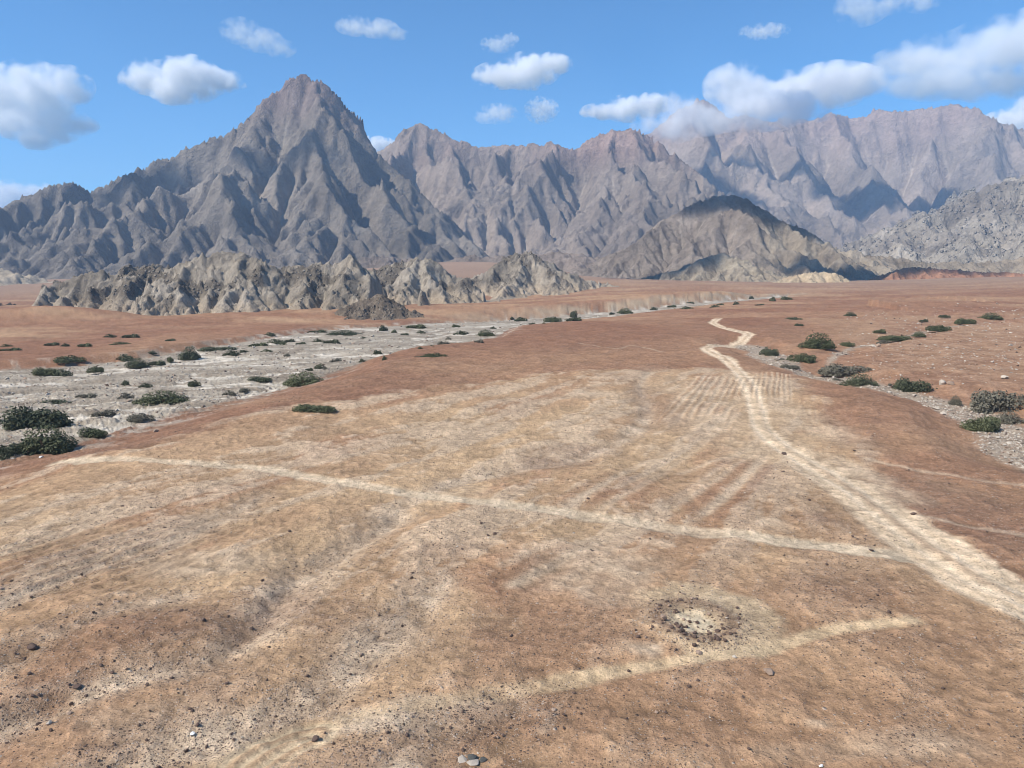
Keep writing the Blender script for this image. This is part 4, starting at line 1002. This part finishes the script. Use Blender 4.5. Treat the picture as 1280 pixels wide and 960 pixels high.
# the broken ring
n = 0
while n < 120:
    a = rs.uniform(0, 2 * math.pi); q = 2.1 + rs.normal() * 0.62
    if 0.55 < a < 1.15 and rs.rand() < 0.85: continue                       # gap at the back right
    if math.sin(a) < 0.1: q += rs.normal() * 0.3
    elif rs.rand() < 0.35: continue
    x = RC[0] + q * math.cos(a); y = RC[1] + q * math.sin(a) * 1.18
    queue.append(put_stone(x, y, 0.13 + 0.26 * rs.rand() ** 2, 'dark' if rs.rand() < 0.8 else 'tan', 'dark brown stone in the broken stone ring round a bare pale floor', 'stones of the ring')); n += 1
# boulders one can pick out
NAMED = [(590, 944, 26, 'grey', 'dark grey rock lying on flat paler slabs at the bottom edge', 0.8), (961, 841, 27, 'tan', 'lone tan boulder with a dark shaded side below the stone ring', 0.8),
         (918, 823, 13, 'pale', 'small white faced stone beside the thin trail right of the ring', 0.7), (1026, 957, 12, 'white', 'white stone at the very bottom edge of the ground', 0.6),
         (981, 875, 12, 'tan', 'low tan stone below the lone tan boulder', 0.6), (1142, 644, 14, 'dark', 'dark stone at the start of a thin side path right of the road', 0.6), (1089, 691, 11, 'dark', 'dark stone beside the pale crossing path near the road', 0.6),
         (394, 921, 22, 'dark', 'dark angular stone at the end of the pale tyre marks', 0.6), (40, 803, 24, 'dark', 'dark brown boulder near the left edge on brown ground', 0.7), (95, 846, 18, 'dark', 'dark stone on the bend of the pale gully at lower left', 0.7),
         (125, 826, 11, 'dark', 'single dark stone above the pale gully at lower left', 0.7), (283, 849, 11, 'dark', 'single dark stone on brown ground below the pale gully', 0.7), (195, 538, 13, 'pale', 'pale boulder on the red bank above the sand flat', 0.9), (52, 572, 12, 'white', 'small white stone under the rounded green shrub', 0.6),
         (1177, 480, 15, 'pale', 'pale boulder behind the dense dome shaped shrub', 1.1), (1188, 480, 15, 'tan', 'tan boulder leaning beside the pale boulder in the right wash', 1.1), (1092, 433, 13, 'pale', 'pale flat boulder beside the upper side wash', 0.9), (1098, 433, 12, 'tan', 'tan boulder with a dark cleft beside the flat pale one', 1.2),
         (1255, 472, 17, 'pale', 'broad pale slab on the stony slope at the right', 0.5), (980, 566, 12, 'dark', 'dark stone close to the left side of the road', 0.6), (1068, 565, 9, 'dark', 'dark stone alone on the pale scraped patch right of the road', 0.7),
         (735, 625, 8, 'dark', 'small dark stone above the pale crossing path', 0.8), (120, 680, 9, 'dark', 'small dark stone among furrows at the far left', 0.8), (226, 760, 10, 'dark', 'dark stone on the smooth brown swell left of the gully', 0.7), (60, 893, 16, 'pale', 'white stone on the pale gully floor at lower left', 0.6), (240, 905, 12, 'white', 'white stone near the tyre marks at lower left', 0.6)]
PT_ = cast([(a[0], a[1]) for a in NAMED], lambda x, y: ground_z(x, y))
for (u, v, px, k, lab, fl), (x, y) in zip(NAMED, PT_):
    sz = px * 0.58 * math.hypot(x, y) / FP
    queue.append(put_stone(x, y, sz, k, lab, None, 0.2, fl, 'boulder' if sz > 0.6 else 'stone', 'boulder' if sz > 0.6 else 'stone'))
x, y = PT_[0]
for dx, dy, s, k, lab in ((-0.38, -0.12, 0.42, 'pale', 'grey slab under the dark rock at the bottom edge, the far left one'), (0.05, -0.30, 0.55, 'pale', 'flat pale slab in front of the dark rock at the bottom edge'), (0.45, -0.1, 0.40, 'grey', 'small dark slab right of the dark rock at the bottom edge')):
    queue.append(put_stone(x + dx, y + dy, s, k, lab, None, 0.12, 0.45))
# loose scatter: density follows the grit of the ground
N = 90000
v_ = rs.uniform(472, 990, N); D_ = FP * CH / (v_ - 345); u_ = rs.uniform(-160, 1440, N)
X_ = (u_ - 640) / FP * D_; Y_ = D_
_z, _c, _p = dressed(X_, Y_)
wgt = np.clip(_p - 0.12, 0, 1) ** 1.4 * np.where(height_parts(X_, Y_)[1] > 0.3, 0, 1)
keep = rs.rand(N) < wgt * 0.34 + 0.009
X_, Y_, Z_ = X_[keep], Y_[keep], _z[keep]
S_ = np.exp(rs.normal(size=len(X_)) * 0.42) * 0.085 * (Y_ / 40) ** 0.35
o_ = np.argsort(-S_ / Y_); X_, Y_, Z_, S_ = X_[o_], Y_[o_], Z_[o_], S_[o_]
vis = np.abs(X_ / Y_) < 0.70
ii = np.where(vis)[0][:150]
for i in ii:
    S = min(S_[i], 0.34)
    k = 'dark' if rs.rand() < 0.8 else 'tan'
    u = 640 + FP * X_[i] / Y_[i]; nearp = Y_[i] < 45
    lab = ('%s stone lying loose on the %s' % ('dark brown' if k == 'dark' else 'light tan', ('brown foreground left of the stone ring' if u < 700 else 'brown foreground right of the stone ring') if nearp else ('sand flat left of the road' if u < 900 else 'ground beside the road')))
    o, x, y, kk = put_stone(X_[i], Y_[i], S, k, lab, lab.replace(' stone lying', ' stones lying'))
    o.location = (x, y, Z_[i] + kk)
seat(queue)
def merged(name, X, Y, Z, S, kinds, label, cat, flat=0.8):
    base = []
    for s in range(6):
        r = np.random.RandomState(s + 50); p = r.normal(size=(9, 3)); p /= np.linalg.norm(p, axis=1)[:, None]; p *= np.array([0.5, 0.42, 0.34])
        bm = bmesh.new()
        for q in p: bm.verts.new(q)
        bmesh.ops.convex_hull(bm, input=bm.verts); bmesh.ops.triangulate(bm, faces=bm.faces); bm.verts.index_update()
        for v in [v for v in bm.verts if not v.link_faces]: bm.verts.remove(v)
        bm.verts.index_update(); base.append((np.array([v.co[:] for v in bm.verts]), np.array([[v.index for v in f.verts] for f in bm.faces]))); bm.free()
    VV = []; FF = []; MI = []; off = 0
    which = rs.randint(6, size=len(X)); mk = rs.choice(len(kinds), len(X), p=[k[1] for k in kinds])
    for b in range(6):
        v, f = base[b]
        for m in range(len(kinds)):
            s = np.where((which == b) & (mk == m))[0]
            if not len(s): continue
            a = rs.uniform(0, 6.28, len(s)); ca, sa = np.cos(a)[:, None], np.sin(a)[:, None]
            xx = v[None, :, 0] * ca - v[None, :, 1] * sa; yy = v[None, :, 0] * sa + v[None, :, 1] * ca
            P = np.stack([xx * S[s][:, None] + X[s][:, None], yy * S[s][:, None] + Y[s][:, None], (v[None, :, 2] * flat + 0.10) * S[s][:, None] + Z[s][:, None]], -1)
            VV.append(P.reshape(-1, 3)); FF.append((f[None] + (np.arange(len(s)) * len(v))[:, None, None] + off).reshape(-1, 3)); MI.append(np.full(len(s) * len(f), m)); off += len(s) * len(v)
    me = mesh_np(name, np.concatenate(VV), tris=np.concatenate(FF), smooth_shade=False)
    for k, _ in kinds: me.materials.append(SM[k])
    me.polygons.foreach_set('material_index', np.concatenate(MI).astype(np.int32))
    return link(name, me, label, cat, kind='stuff')
rest = np.ones(len(X_), bool); rest[ii] = False
print('loose', rest.sum())
merged('gravel', X_[rest], Y_[rest], Z_[rest], np.minimum(S_[rest], 0.3), [('dark', 0.72), ('tan', 0.2), ('pale', 0.08)], 'loose brown gravel strewn over the plain', 'gravel')
# cobbles of the river bed and the washes
N = 110000
v_ = 366 + (600 - 366) * rs.rand(N) ** 1.1; D_ = FP * (CH + 3) / (v_ - 345); u_ = rs.uniform(-160, 1420, N)
X_ = (u_ - 640) / FP * D_; Y_ = D_
_z, riv, wsh, _sd, _ns = height_parts(X_, Y_)
rk = smooth((X_ / Y_ - 0.40) / 0.12) * smooth((Y_ - 135) / 60) * smooth((520 - Y_) / 200)
k = (rs.rand(N) < np.maximum(np.maximum(riv * 0.55 * np.clip(0.6 + 1.6 * fbm(X_ / 9, Y_ / 9, 3, 62), 0.05, 1.4), wsh * 0.9), rk * 0.22))
X_, Y_ = X_[k], Y_[k]; Z_ = dressed(X_, Y_)[0]
S_ = np.exp(rs.normal(size=len(X_)) * 0.45) * 0.34 * (Y_ / 150) ** 0.6
print('cobbles', len(X_))
merged('cobbles', X_, Y_, Z_, np.minimum(S_, 1.8), [('pale', 0.72), ('tan', 0.22), ('dark', 0.06)], 'pale cobbles and stones covering the dry river bed and washes', 'cobbles')
print('stones', time.time() - T0)
